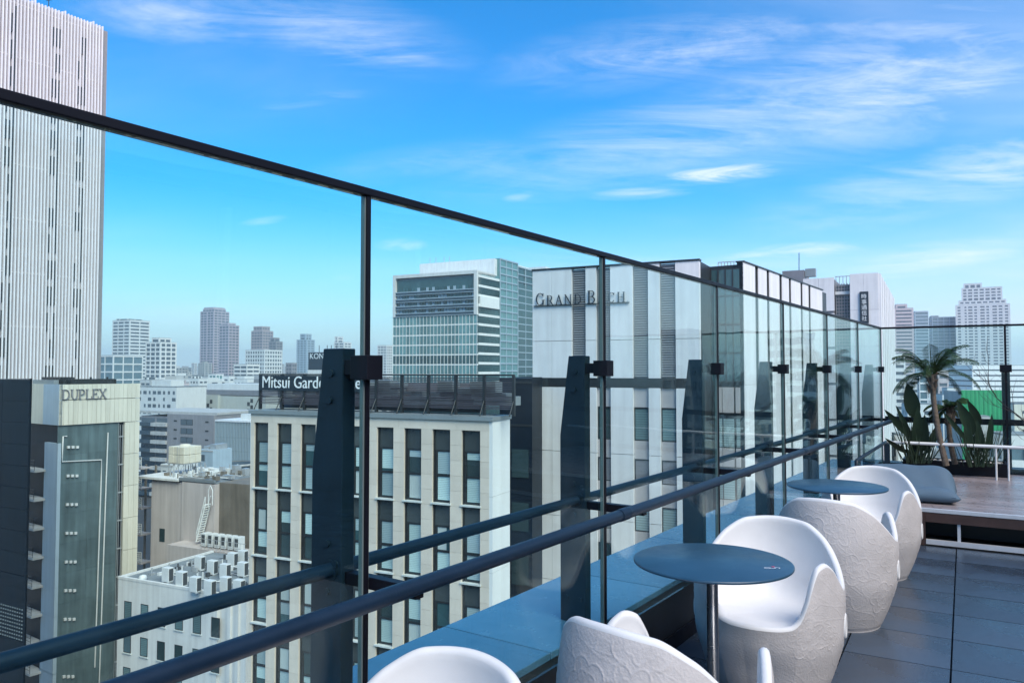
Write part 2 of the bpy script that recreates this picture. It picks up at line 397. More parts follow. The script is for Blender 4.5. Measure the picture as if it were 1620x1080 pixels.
# ------------------------------------------------------------------ wooden platform
pf = thing('wooden_platform', 'raised wooden deck platform with dark open front at the end of the terrace', 'platform', gr(7.48, 0), -EA)
b = MB()
for k in range(27):
    b.box(-.82, 3.6, .03 + k * .1075, .03 + k * .1075 + .102, .285, .31 + random.uniform(-.001, .001))
b.build('deck_boards', MT['wood'], pf, kind='stuff')
MB().box(-.82, 3.6, 0, .027, .282, .316).build('nosing', MT['silver'], pf, bevel=.003)
MB().box(-.82, -.316, .002, .03, .001, .281).box(-.314, 3.6, .003, .03, .20, .281).build('fascia', MT['brown'], pf)
MB().box(-.82, 3.6, .5, .53, 0, .28).build('back_board', MT['darkwall'], pf)
MB().box(-.312, 3.6, .0, .03, .012, .052).build('bottom_rail', MT['silver'], pf)
for x in (-.066, .75, 1.6):
    MB().box(x - .012, x + .012, .02, .045, .053, .199).build('divider', MT['silver'], pf)

# guard rail in front of the planter
c0 = Vector((4.33, 8.835, 0)); gl_ = thing('guard_rail', 'low pale guard rail in front of the planted box', 'guard rail', c0, -EA)
def loc_in(o, p):
    q = p - o.location; c, s = math.cos(-o.rotation_euler.z), math.sin(-o.rotation_euler.z)
    return Vector((q.x * c - q.y * s, q.x * s + q.y * c, p.z))
MB().tube([(0, 0, .67), (4.2, 0, .67)], .018, 10).build('rail', MT['whiterail'], gl_)
ea = loc_in(gl_, Vector((3.16, 7.02, 0)))
MB().tube([(-.01, -.02, .67), (ea.x, ea.y, .67), (ea.x, ea.y - .01, .655), (ea.x, ea.y, .32)], .018, 10).build('side_rail', MT['steel'], gl_)
MB().box(-.03, .03, -.03, .03, .311, .65).build('rail_post', MT['steel'], gl_)
for px in (1573, 1592, 1760):
    q = at_y(px, 600, 8.29); xl = loc_in(gl_, Vector((q.x, q.y, 0))).x
    MB().tube([(xl, 0, .311), (xl, 0, .655)], .010, 8).build('rail_post', MT['whiterail'], gl_)

# floor cushion on the deck
def cushion():
    vs, fs = [], []; nu, nv = 40, 24
    for i in range(nv + 1):
        v = -1 + 2 * i / nv
        for j in range(nu + 1):
            u = -1 + 2 * j / nu
            e = max(0, 1 - abs(u) ** 8) ** .5 * max(0, 1 - abs(v) ** 6) ** .5
            x = u * .40 * (1 - .05 * (1 - v * v)); y = v * .27
            base = .15 + .23 * max(0, v) ** 1.1 - .04 * math.exp(-((v + .15) / .4) ** 2)
            vs.append((x, y, .015 + (base - .015) * e + .004 * math.sin(9 * u + 4 * v) * e)); 
    o2 = len(vs)
    for i in range(nv + 1):
        for j in range(nu + 1):
            x, y, z = vs[i * (nu + 1) + j]; u = -1 + 2 * j / nu; v = -1 + 2 * i / nv
            e = max(0, 1 - abs(u) ** 8) ** .5 * max(0, 1 - abs(v) ** 6) ** .5
            vs.append((x, y, .015 - .013 * e + .045 * (1 - e)))
    for i in range(nv + 1):
        for j in range(nu + 1):
            k = i * (nu + 1) + j
            if 1 - max(abs(-1 + 2 * j / nu), abs(-1 + 2 * i / nv)) < 1e-6:
                vs[k] = (vs[k][0], vs[k][1], .06); vs[o2 + k] = vs[k]
    for i in range(nv):
        for j in range(nu):
            a = i * (nu + 1) + j; q = (a, a + 1, a + nu + 2, a + nu + 1)
            fs.append(q); fs.append(tuple(o2 + k for k in q[::-1]))
    m = MB().add(vs, fs, True); me = m.mesh('floor_cushion')
    bm = bmesh.new(); bm.from_mesh(me); bmesh.ops.remove_doubles(bm, verts=bm.verts, dist=1e-5); bm.to_mesh(me); bm.free(); return me
cu = thing('floor_cushion', 'blue grey canvas floor cushion lying on the wooden platform', 'cushion', gr(8.0, -.46, .312), -EA + R(4))
me = cushion(); me.materials.append(MT['cushion']); put('cover', me, cu)
MB().tube([(-.355, -.262, .062), (.355, -.262, .062), (.362, 0, .062), (.355, .262, .062), (-.355, .262, .062), (-.362, 0, .062), (-.355, -.262, .062)], .006, 6).build('piping', MT['rail'], cu)

# ------------------------------------------------------------------ moulded armchairs
def interp(tab, x):
    xs = [p[0] for p in tab]; ys = [p[1] for p in tab]
    i = max(0, min(len(xs) - 2, int(np.searchsorted(xs, x, side='right')) - 1))
    h = xs[i + 1] - xs[i]; s = (x - xs[i]) / h
    def sl(k):
        if k <= 0 or k >= len(xs) - 1: return 0.0
        a = (ys[k] - ys[k - 1]) / (xs[k] - xs[k - 1]); b = (ys[k + 1] - ys[k]) / (xs[k + 1] - xs[k])
        return 0.0 if a * b <= 0 else 2 * a * b / (a + b)
    a, b = sl(i) * h, sl(i + 1) * h
    return (2*s**3-3*s**2+1)*ys[i] + (s**3-2*s**2+s)*a + (-2*s**3+3*s**2)*ys[i+1] + (s**3-s**2)*b
RIM = [(0, .760), (28, .749), (50, .694), (70, .598), (86, .53), (94, .52), (104, .565), (113, .625), (121, .648), (129, .635), (136, .575), (142, .49), (148, .42), (154, .395), (164, .387), (180, .385)]
RAD = [(0, .238), (.03, .252), (.15, .298), (.30, .335), (.45, .340), (.60, .327), (.72, .305), (.80, .283)]
SEATZ = .385
def flowers(rng):
    out = []
    for k in range(60):
        s, z = rng.uniform(-1.15, 1.15), rng.uniform(.02, .78); rr = rng.uniform(.045, .105)
        if all((s - a) ** 2 + (z - b) ** 2 > (.72 * (rr + c)) ** 2 for a, b, c, *_ in out):
            out.append((s, z, rr, rng.uniform(0, 6.28), rng.choice([5, 5, 6, 7]), rng.uniform(.2, .45)))
    return out
def relief(S, Zg):
    rng = random.Random(3); H = np.zeros_like(S)
    wx = .03 * np.sin(17 * S + 5 * Zg) + .02 * np.sin(31 * Zg - 9 * S); wz = .03 * np.sin(19 * Zg + 7 * S)
    for k, (f1, f2, ph) in enumerate(((34, 21, 0), (-27, 30, 1.7), (14, -41, .6))):
        q = np.sin(f1 * (S + wx) + f2 * (Zg + wz) + ph); H = np.maximum(H, .55 * np.exp(-(q / .085) ** 2))
    for (s, z, rr, ph, n, dp) in flowers(rng):
        dx, dz = S - s, Zg - z; r = np.hypot(dx, dz) / rr; th = np.arctan2(dz, dx)
        o = .98 - dp * (1 - np.abs(np.cos(n * th / 2 + ph)) ** .8)
        inside = np.clip((o + .08 - r) / .1, 0, 1); H = H * (1 - inside)
        f = np.exp(-((r - o) / .032) ** 2) + .7 * np.exp(-((r - .55 * o) / .03) ** 2) + .9 * np.exp(-(r / .13) ** 2)
        f += .4 * np.exp(-(np.sin(n * th / 2 + ph) / .12) ** 2) * np.clip((o - r) / .1, 0, 1) * np.clip((r - .2) / .1, 0, 1)
        H = np.maximum(H, np.minimum(f, 1.1))
    return H
def chair_meshes():
    nphi, nz = 660, 220; TH = .036
    out = MB(); vs, fs = [], []
    ph = np.linspace(-math.pi, math.pi, nphi, endpoint=False)
    rims = [interp(RIM, abs(math.degrees(p))) for p in ph]
    grid_z = np.zeros((nphi, nz)); grid_r = np.zeros((nphi, nz))
    zt = np.linspace(0, 1, 200) * .82; rt = np.array([interp(RAD, min(.8, z)) for z in zt])
    for i in range(nphi):
        z = np.linspace(0, rims[i] - .016, nz); grid_z[i] = z; grid_r[i] = np.interp(z, zt, rt)
    S = np.repeat(ph[:, None] * .33, nz, 1); H = relief(S, grid_z)
    a = np.abs(np.degrees(ph))[:, None]; j = np.arange(nz)[None, :]
    mask = np.clip((158 - a) / 10, 0, 1) * np.clip((nz - 1 - j) / 10, 0, 1) * np.clip(j / 5, 0, 1)
    rr = grid_r + .0017 * H * mask
    front = np.clip((a - 150) / 20, 0, 1) * np.ones((1, nz)); rr = rr - .018 * front * np.sin(np.clip(grid_z / .385, 0, 1) * math.pi)
    X = rr * np.sin(ph)[:, None]; Y = rr * np.cos(ph)[:, None]
    vs = np.stack([X, Y, grid_z], -1).reshape(-1, 3).tolist()
    for i in range(nphi):
        i2 = (i + 1) % nphi
        for k in range(nz - 1):
            fs.append((i * nz + k, i * nz + k + 1, i2 * nz + k + 1, i2 * nz + k))
    out.add(vs, fs, True); out.add([vs[i * nz] for i in range(nphi)], [tuple(range(nphi))])
    outer = out.mesh('outer_shell')
    # inner: rolled rim, wall, seat
    step = 4; idx = list(range(0, nphi, step)); inn = MB(); rows = []
    for i in idx:
        rim = rims[i]; ro = rr[i, -1]; zc = rim - .016; rc = ro - .016; row = []
        for k in range(7):
            an = math.pi * k / 6; row.append((rc + .016 * math.cos(an), zc + .016 * math.sin(an)))
        z_end = min(SEATZ + .10, zc); r_end = np.interp(z_end, zt, rt) - TH - .045 * min(1, max(0, (zc - z_end) / .2))
        for k in range(1, 15):
            f = k / 14; z = zc + (z_end - zc) * f
            r = (rc - .016) * (1 - f) + r_end * f + .012 * math.sin(f * math.pi); row.append((r, z))
        zs = SEATZ - .012
        for k in range(1, 9):
            an = math.pi / 2 * k / 8; dz = z_end - zs
            row.append((r_end - .085 * (1 - math.cos(an)), z_end - dz * math.sin(an)))
        rl = row[-1][0]
        for k in range(1, 9):
            f = k / 8; row.append((rl * (1 - f) + .0008, zs - .012 * math.sin(f * math.pi / 2)))
        rows.append(row)
    m = len(rows[0]); vs, fs = [], []
    for i, row in zip(idx, rows):
        for r, z in row: vs.append((r * math.sin(ph[i]), r * math.cos(ph[i]), z))
    for i in range(len(idx)):
        i2 = (i + 1) % len(idx)
        for k in range(m - 1): fs.append((i * m + k, i * m + k + 1, i2 * m + k + 1, i2 * m + k))
    inn.add(vs, fs, True); inner = inn.mesh('inner_shell')
    return outer, inner
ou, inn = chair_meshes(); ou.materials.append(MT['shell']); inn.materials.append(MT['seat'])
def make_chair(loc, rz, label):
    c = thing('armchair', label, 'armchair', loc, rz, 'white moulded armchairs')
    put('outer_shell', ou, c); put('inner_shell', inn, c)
    for s in (1, -1):                               # oval grip opening on each flank
        an = R(92) * s; rr = .337
        p = Vector((rr * math.sin(an), rr * math.cos(an), .345))
        m = Matrix.Translation(p) @ Matrix.Rotation(-an, 4, 'Z') @ Matrix.Rotation(math.pi / 2, 4, 'X')
        pr_ = [(0.026, -.004), (.034, .004), (.040, .0075), (.046, .003), (.048, -.006)]
        mb = MB(); n = 28
        vs = []
        for r, h in pr_:
            for k in range(n):
                a2 = 2 * math.pi * k / n; vs.append(m @ Vector((r * math.cos(a2) * .72, r * math.sin(a2) * 1.25, -h)))
        fs = [(i * n + k, i * n + (k + 1) % n, (i + 1) * n + (k + 1) % n, (i + 1) * n + k) for i in range(len(pr_) - 1) for k in range(n)]
        mb.add(vs, fs, True); mb.add([m @ Vector((.027 * math.cos(2 * math.pi * k / n) * .72, .027 * math.sin(2 * math.pi * k / n) * 1.25, -.0045)) for k in range(n)], [tuple(range(n))])
        mb.build('grip_hole', MT['seat'], c)
    return c
r0 = -FA
ch = make_chair(fl(-1.25, 1.345), r0, 'white armchair cut by the bottom edge beside the thick steel post, smooth rounded back top')
for (n_, t_, rz, lb) in ((-.995, 2.28, r0 + math.pi - R(10), 'white armchair seen from behind in the foreground, embossed back towards the near round table'),
                         (-1.08, 3.70, r0 + R(7), 'white armchair facing us behind the near round table, smooth seat showing'),
                         (-1.03, 4.94, r0 + math.pi - R(2), 'white armchair seen from behind between two round tables, oval grip hole in its flank'),
                         (-1.05, 6.20, r0 + R(3), 'white armchair behind the far round table, next to the wooden platform')):
    dup(ch, fl(n_, t_), rz, lb)

# ------------------------------------------------------------------ round tables
def make_table(loc, label):
    t = thing('round_table', label, 'table', loc, 0.0, 'round bistro tables')
    MB().lathe([(0.0005, .74), (.306, .74), (.310, .7375), (.310, .731), (.306, .728), (.0005, .728)], 96).build('tabletop', MT['table'], t)
    MB().lathe([(.055, .727), (.055, .719), (.0225, .715), (.0225, .022)], 28).build('pole', MT['chrome'], t)
    MB().lathe([(.0225, .021), (.05, .016), (.20, .009), (.21, .0005)], 48).build('base_plate', MT['chrome'], t)
    return t
tb = make_table(Vector((.80, 3.075, 0)), 'near round table with dark blue top and small printed mark at its edge')
q = at_z(1221, 898, .7405); lm = q - tb.location
mk = MB()
for (ox, oy, rx, ry, a0, a1) in ((-.016, 0, .012, .008, 20, 340), (.004, .001, .010, .007, 150, 400), (.020, -.001, .010, .007, -60, 200)):
    pts = [(lm.x + ox + rx * math.cos(R(a0 + (a1 - a0) * k / 14)), lm.y + oy + ry * math.sin(R(a0 + (a1 - a0) * k / 14))) for k in range(15)]
    for (xa, ya), (xb, yb) in zip(pts, pts[1:]):
        d_ = Vector((xb - xa, yb - ya)).normalized(); px_, py_ = -d_.y * .0018, d_.x * .0018
        mk.add([(xa + px_, ya + py_, .7412), (xa - px_, ya - py_, .7412), (xb - px_, yb - py_, .7412), (xb + px_, yb + py_, .7412)], [(0, 1, 2, 3)])
mk.build('printed_mark', MT['paint'], tb)
MB().prism([(lm.x + .012 + .007 * math.cos(k * .7), lm.y + .020 + .005 * math.sin(k * .7)) for k in range(9)], .7403, .7412).build('printed_dot', MT['redink'], tb)
make_table(fl(-1.11, 5.37), 'far round table with grey blue top between the third and fourth armchairs')

# assumed hotel wall right of the view, added to darken what the glass fence mirrors
hw = thing('added_terrace_wall', 'unseen dark hotel wall with tall glazing, added inside the terrace for the fence to mirror', 'wall', gr(0, 4.6), -EA)
MB().box(.12, .5, -5.8, 13, -.02, 3.5).build('core', MT['darkwall'], hw)
wp_ = MB().box(0, .119, .02, 1.46, 0, 3.45).mesh('wall_panel'); wp_.materials.append(MT['steel'])
gp_ = MB().box(.05, .08, 1.56, 2.90, .08, 2.7).mesh('glazing'); gp_.materials.append(MT['black'])
cp_ = MB().box(-.08, .04, 1.47, 1.55, 0, 3.3).mesh('pilaster'); cp_.materials.append(MT['silver'])
for k in range(6):
    for nm, me_ in (('wall_panel', wp_), ('glazing', gp_), ('pilaster', cp_)): put(nm, me_, hw, loc=(0, -5.7 + 3.0 * k, 0))
MB().box(-.25, .52, -5.9, 13.1, 3.501, 3.62).build('coping', MT['silver'], hw)

# ------------------------------------------------------------------ planter and plants
pl = thing('planter', 'long black planter box at the foot of the far fence', 'planter', gr(10.05, -.13, .311), -EA)
MB().box(-.515, .52, 0, .02, 0, .15).box(-.515, .52, .31, .33, 0, .15).box(-.515, -.495, .021, .309, 0, .15).box(.50, .52, .021, .309, 0, .15).build('box', MT['black'], pl)
MB().box(-.494, .499, .021, .309, .01, .125).build('soil', MT['soil'], pl)
b = MB(); rng = random.Random(5)
for k in range(110):
    x, y, r = rng.uniform(-.48, .48), rng.uniform(.03, .30), rng.uniform(.010, .024)
    b.lathe([(.001, -r * .5), (r, 0), (r * .7, r * .5), (.001, r * .65)], 6, (x, y, .125 + r * .3))
b.build('pebbles', mat('pale_pebbles', (.42, .40, .37), .8, island=.4), pl, kind='stuff')

def blade(mb, base, tip, width, bend=.12, fold=.25, n=8, shape='ovate', side=None):
    base, tip = Vector(base), Vector(tip); ax = tip - base; Ln = ax.length; ax.normalize()
    s = side or Vector((0.85, -0.5, 0)); s = (s - ax * s.dot(ax)).normalized(); nn = s.cross(ax).normalized()
    vs = []
    for i in range(n + 1):
        f = i / n
        wd = {'ovate': math.sin(math.pi * min(1, f ** .75)) ** .8, 'strap': (1 - f) ** .6 * min(1, .5 + f * 2), 'leaflet': math.sin(math.pi * (.12 + .88 * f)) ** .7}[shape] * width / 2
        c = base + ax * (f * Ln) + nn * (bend * Ln * math.sin(f * math.pi * .55))
        vs += [c - s * wd + nn * wd * fold, c, c + s * wd + nn * wd * fold]
    fs = []
    for i in range(n):
        for k in (0, 1): fs.append((i * 3 + k, i * 3 + k + 1, i * 3 + k + 4, i * 3 + k + 3))
    mb.add(vs, fs, True)
def palm(label, base, top, r0_, fr, flen, rng, nf):
    t = thing('palm', label, 'palm tree', base)
    base, top = Vector((0, 0, 0)), Vector(top) - Vector(base)
    pts, rs = [], []
    for i in range(61):
        f = i / 60; p = base.lerp(top, f); p += Vector((-.03 * math.sin(f * math.pi), 0, 0)); pts.append(p)
        rs.append(r0_ * (1.15 - .25 * f + .07 * (1 if i % 3 == 0 else (-.2 if i % 3 == 1 else .3))) * (1.3 if f > .82 else 1))
    MB().tube(pts, rs, 12).build('trunk', MT['trunk'], t)
    b = MB()
    for k in range(40):
        an = rng.uniform(0, 6.28); z = rng.uniform(-.22, .02); rr = r0_ * 1.15
        p0 = top + Vector((math.cos(an) * rr, math.sin(an) * rr, z)); b.tube([p0, p0 + Vector((math.cos(an) * .03, math.sin(an) * .03, .06))], [.012, .004], 5)
    b.build('leaf_bases', MT['trunk'], t, kind='stuff')
    for k in range(nf):
        an = k * 2.39996 + rng.uniform(-.2, .2); el = R(rng.uniform(8, 72)) if k > nf * .25 else R(rng.uniform(-10, 15)); ln = flen * rng.uniform(.8, 1.15)
        hd = Vector((math.cos(an), math.sin(an), 0))
        if hd.y < -.35 and el < R(35): el = R(rng.uniform(45, 75))
        b = MB(); P = top + hd * .02; d_ = hd * math.cos(el) + Vector((0, 0, math.sin(el))); pts = [P.copy()]
        ns = 16; sag = rng.uniform(.095, .145)
        for i in range(ns):
            d_ = (d_ + Vector((0, 0, -sag * (.4 + 1.1 * i / ns)))).normalized(); P = P + d_ * (ln / ns); pts.append(P.copy())
        b.tube(pts, [.0065 * (1 - .8 * i / ns) for i in range(ns + 1)], 4)
        side0 = hd.cross(Vector((0, 0, 1))).normalized()
        NL = 30
        for i in range(2, NL):
            f = i / NL; q = f * ns; j = min(int(q), ns - 1); p = pts[j].lerp(pts[j + 1], q - j); tg = (pts[j + 1] - pts[j]).normalized()
            ll = fr * (math.sin(math.pi * min(1, .18 + .80 * f)) ** .6) * rng.uniform(.85, 1.1)
            for s in (-1, 1):
                dv = (tg * .75 + side0 * s * .9 + Vector((0, 0, .22 - .5 * f))).normalized()
                tip = p + dv * ll + Vector((0, 0, -.38 * ll))
                blade(b, p, tip, .0075, .10, .2, 3, 'leaflet', side=tg)
        b.build('frond', MT['dryleaf'] if k == 3 else MT['frond'], t)
    return t
rng = random.Random(11)
b0 = at_y(1497, 737, 8.55); b0.z = .435
palm('slender pygmy palm with ringed trunk leaning out of the black planter', b0, at_y(1474, 592, 8.62), .028, .12, .51, rng, 25)
b1 = at_y(1511, 737, 8.68); b1.z = .435
palm('short second palm beside the taller leaning one, half hidden among broad leaves', b1, at_y(1502, 646, 8.72), .026, .09, .24, rng, 16)
def leafplant(label, base, leaves, straps, Y):
    t = thing('broad_leaf_plant', label, 'plant', base)
    for (bx, by, tx, ty, wpx, dy) in leaves:
        a = at_y(bx, by, Y) - base; c = at_y(tx, ty, Y + dy) - base
        b = MB(); blade(b, a, c, wpx / F * Y, .08, .35, 10, 'ovate', side=Vector((.9, -.3, .1)))
        lf = b.build('leaf', MT['leaf'], t)
        MB().tube([Vector((0, 0, 0)) + Vector((rng.uniform(-.03, .03), 0, 0)), (a * .5) + Vector((0, .02, 0)), a, a.lerp(c, .12)], [.009, .007, .006, .003], 6).build('stalk', MT['leaf'], lf)
    b = MB()
    for (n, w0, w1, lo, hi, wd) in straps:
        for k in range(n):
            sx = rng.uniform(-1, 1); ln = rng.uniform(lo, hi); p = Vector((rng.uniform(-.10, .10) + sx * w0, rng.uniform(-.06, .06), 0.0))
            blade(b, p, p + Vector((sx * w1 * ln + rng.uniform(-.05, .05), rng.uniform(-.12, .12), ln)), wd, rng.uniform(-.08, .08), .35, 7, 'strap', side=Vector((1, rng.uniform(-.6, .6), 0)))
    b.build('strap_leaves', MT['spike'], t, kind='stuff')
    return t
Yp = 8.62
bL = at_y(1452, 735, 8.75); bL.z = .435
leafplant('dark plant with one tall paddle leaf at the left end of the planter', bL,
          [(1447, 662, 1434, 606, 23, .05), (1449, 712, 1451, 640, 16, -.06), (1440, 690, 1398, 646, 12, .02), (1444, 700, 1416, 640, 9, .06), (1458, 716, 1462, 655, 16, 0), (1436, 716, 1399, 690, 9, -.05), (1462, 720, 1488, 664, 10, .04)],
          [(70, .09, .42, .25, .58, .017)], 8.75)
bR = at_y(1549, 737, 8.45); bR.z = .435
leafplant('dark plant with several paddle leaves and thin strap leaves, right end of planter', bR,
          [(1541, 688, 1512, 632, 18, .05), (1551, 672, 1529, 631, 13, -.03), (1553, 716, 1543, 660, 13, .02), (1532, 700, 1488, 648, 8, .08), (1562, 716, 1568, 654, 10, 0), (1536, 716, 1526, 668, 15, .03)],
          [(90, .12, .38, .22, .54, .012)], 8.45)
# bare shrub standing just right of the view, its twigs reaching in
sh = at_y(1712, 760, 8.35); sh.z = .311
t = thing('bare_shrub', 'leafless shrub with dark thin twigs at the right edge by the fence post', 'shrub', sh)
b = MB()
def twig(p, d_, ln, r, dep):
    pts = [p]; 
    for i in range(5):
        d_ = (d_ + Vector((rng.uniform(-.25, .25), rng.uniform(-.25, .25), rng.uniform(-.10, .16)))).normalized(); p = p + d_ * ln / 5; pts.append(p)
        if dep and rng.random() < .75: twig(p, (d_ + Vector((rng.uniform(-.9, .9), rng.uniform(-.6, .6), rng.uniform(-.1, .6)))).normalized(), ln * .6, r * .6, dep - 1)
    b.tube(pts, [r, r * .9, r * .8, r * .7, r * .55, r * .4], 5)
for k in range(4): twig(Vector((rng.uniform(-.05, .05), 0, 0)), Vector((rng.uniform(-.8, .5), rng.uniform(-.3, .3), 1)).normalized(), .9, .010, 3)
b.build('twigs', MT['twig'], t)
# ------------------------------------------------------------------ buildings
def city_glass(name, col, rough=.08, var=.2, objrand=.25, island=0.0):
    return mat(name, col, rough, 0, var, .6, spec=.7, objrand=0 if island else objrand, island=island)
MB_ = dict(
    ribs=mat('pale_ribbed_panel', (.78, .74, .76), .6, 0, .05, .4, streak=.06, island=.05),
    slit=mat('dark_slit_window', (.030, .033, .036), .25),
    ribgap=mat('grey_rib_recess', (.26, .25, .26), .7),  # even grey for the wall behind the ribs
    cream=mat('cream_stone_panel', (.70, .605, .505), .6, 0, .07, 1.5, .05, 30, streak=.06, objrand=.05),
    creamw=mat('white_corner_panel', (.78, .77, .74), .55, 0, .04, .6, streak=.05),
    winframe=mat('dark_window_frame', (.022, .025, .028), .4, 0, .2, 2),
    spandrel=mat('dark_spandrel', (.055, .068, .072), .3, 0, .15, 1, objrand=.2),
    blind=blind_glass('pane_with_blinds', (.27, .36, .37), .16),
    blind2=blind_glass('pane_with_half_blinds', (.14, .22, .235), .16),
    blind1=mat('pale_teal_slats', (.44, .58, .56), .35, 0, .06, 1, spec=.6, objrand=.22), blind3=mat('grey_slats', (.30, .39, .40), .35, 0, .06, 1, spec=.6, objrand=.2), curtain=mat('pale_curtain', (.46, .52, .50), .6, 0, .06, 1, objrand=.15),
    pane=city_glass('dark_pane', (.035, .06, .065)),
    sill=mat('pale_sill', (.60, .62, .60), .5),
    coping=mat('grey_metal_coping', (.26, .29, .30), .4, .2, .12, 1),
    louvre=mat('dark_louvre', (.075, .068, .082), .5, 0, .3, .8, island=.35),
    louvrebk=mat('roof_plant_screen', (.17, .155, .17), .7, 0, .35, .5),
    sign=mat('white_sign_letter', (.80, .82, .82), .5),
    signdark=mat('dark_sign_board', (.020, .030, .042), .4),
    navy=mat('dark_navy_cladding', (.009, .016, .026), .42, 0, .25, .4, streak=.25, spec=.25),
    gbwhite=mat('white_facade_panel', (.78, .76, .76), .5, 0, .07, .5, streak=.12, objrand=.035),
    gbgrey=mat('grey_louvre', (.20, .20, .22), .5, 0, .2, .6),
    gblouvre=mat('louvre_blade', (.30, .30, .315), .5, 0, .15, .6),
    gbpink=mat('pink_grey_spandrel', (.44, .405, .405), .6, 0, .08, .6, objrand=.05),
    teal=mat('teal_render', (.10, .145, .155), .55, 0, .28, .35, streak=.3, objrand=.10),
    dupcream=mat('cream_metal_panel', (.66, .62, .52), .5, 0, .06, .4, streak=.12, objrand=.05),
    dupblue=mat('pale_blue_panel', (.40, .49, .56), .5, 0, .08, .4, streak=.1),
    concrete=mat('pale_concrete', (.46, .45, .44), .8, 0, .12, .4, streak=.15),
    ltgrey=mat('light_grey_render', (.70, .68, .655), .8, 0, .08, .4, streak=.14),
    roofgrey=mat('grey_roof_membrane', (.20, .22, .235), .8, 0, .3, .6),
    tan=mat('pink_beige_render', (.52, .45, .425), .8, 0, .08, .3, streak=.16),
    tandark=mat('brown_ribbed_wall', (.20, .17, .14), .7, 0, .2, .6, streak=.2),
    tank=mat('cream_tank_panel', (.68, .62, .50), .5, 0, .12, .8),
    galv=mat('galvanised_steel', (.46, .47, .48), .45, .4, .15, 2),
    acwhite=mat('white_unit_casing', (.66, .66, .65), .5, 0, .08, 1.5),
    acdark=mat('dark_fan_grille', (.06, .065, .07), .6),
    aptgrey=mat('purple_grey_tile', (.27, .255, .27), .7, 0, .1, .3, streak=.12),
    beige=mat('grey_beige_wall', (.44, .455, .42), .8, 0, .08, .2, streak=.1),
    white=mat('white_wall', (.66, .66, .65), .7, 0, .06, .3, streak=.1),
    bluegl=city_glass('blue_grey_glass', (.10, .16, .19), .15),
    tealgl=city_glass('teal_curtain_glass', (.12, .24, .25), .10, .25, 0, .3),
    tealdk=city_glass('dark_curtain_glass', (.035, .085, .095), .10, .25, 0, .35),
    slate=mat('dark_blue_steel', (.05, .075, .10), .4),
    purple=mat('mauve_grey_stone', (.46, .385, .43), .6, 0, .08, .05),
    bluet=mat('blue_grey_stone', (.34, .42, .48), .6, 0, .08, .05),
    brownt=mat('brown_grey_stone', (.38, .32, .335), .6, 0, .08, .05),
    green=mat('green_mesh_sheet', (.015, .30, .12), .7, 0, .15, .4, streak=.2),
    winfar=mat('far_window', (.09, .115, .14), .3, 0, .3, .1, island=.35),
    pinkish=mat('pale_rose_tile', (.50, .43, .44), .7, 0, .08, .1, streak=.1),
    mid1=mat('city_wall_pale', (.50, .50, .49), .8, 0, .15, .05, island=.38),
    mid2=mat('city_wall_grey', (.30, .305, .32), .8, 0, .15, .05, island=.4),
)
class Bld:
    """a building frame: local +x along the front to the right, +y into the building, z up from the street"""
    def __init__(s, px, Y, deg, name=None, label=None, cat='building'):
        u = (px - CX) / F; s.o = Vector((u * Y, Y, GZ)); s.a = R(deg)
        s.root = thing(name, label, cat, s.o, s.a) if name else None
        s.ex = Vector((math.cos(s.a), math.sin(s.a), 0)); s.ey = Vector((-math.sin(s.a), math.cos(s.a), 0))
    def f(s, px, py, ly=0.0):                        # pixel -> (lx, lz) on the plane y = ly
        r = ray(px, py); c = Vector((0, 0, CAMZ)); k = (ly - (c - s.o).dot(s.ey)) / r.dot(s.ey); p = c + r * k - s.o
        return p.dot(s.ex), p.z
    def s(s, px, py, lx=0.0):                        # pixel -> (ly, lz) on the plane x = lx
        r = ray(px, py); c = Vector((0, 0, CAMZ)); k = (lx - (c - s.o).dot(s.ex)) / r.dot(s.ex); p = c + r * k - s.o
        return p.dot(s.ey), p.z
def text_mesh(body, size, mat_, name='letters', depth=.03, spacing=1.0):
    cu = bpy.data.curves.new('t', 'FONT'); cu.body = body; cu.size = size; cu.extrude = depth; cu.space_character = spacing; cu.resolution_u = 3
    o = bpy.data.objects.new('t', cu); COL.objects.link(o); dg = bpy.context.evaluated_depsgraph_get()
    me = bpy.data.meshes.new_from_object(o.evaluated_get(dg)); bpy.data.objects.remove(o); me.name = name
    me.materials.clear(); me.materials.append(mat_); xs = [v.co.x for v in me.vertices] or [0]; ys = [v.co.y for v in me.vertices] or [0]
    return me, min(xs), max(xs), min(ys), max(ys)
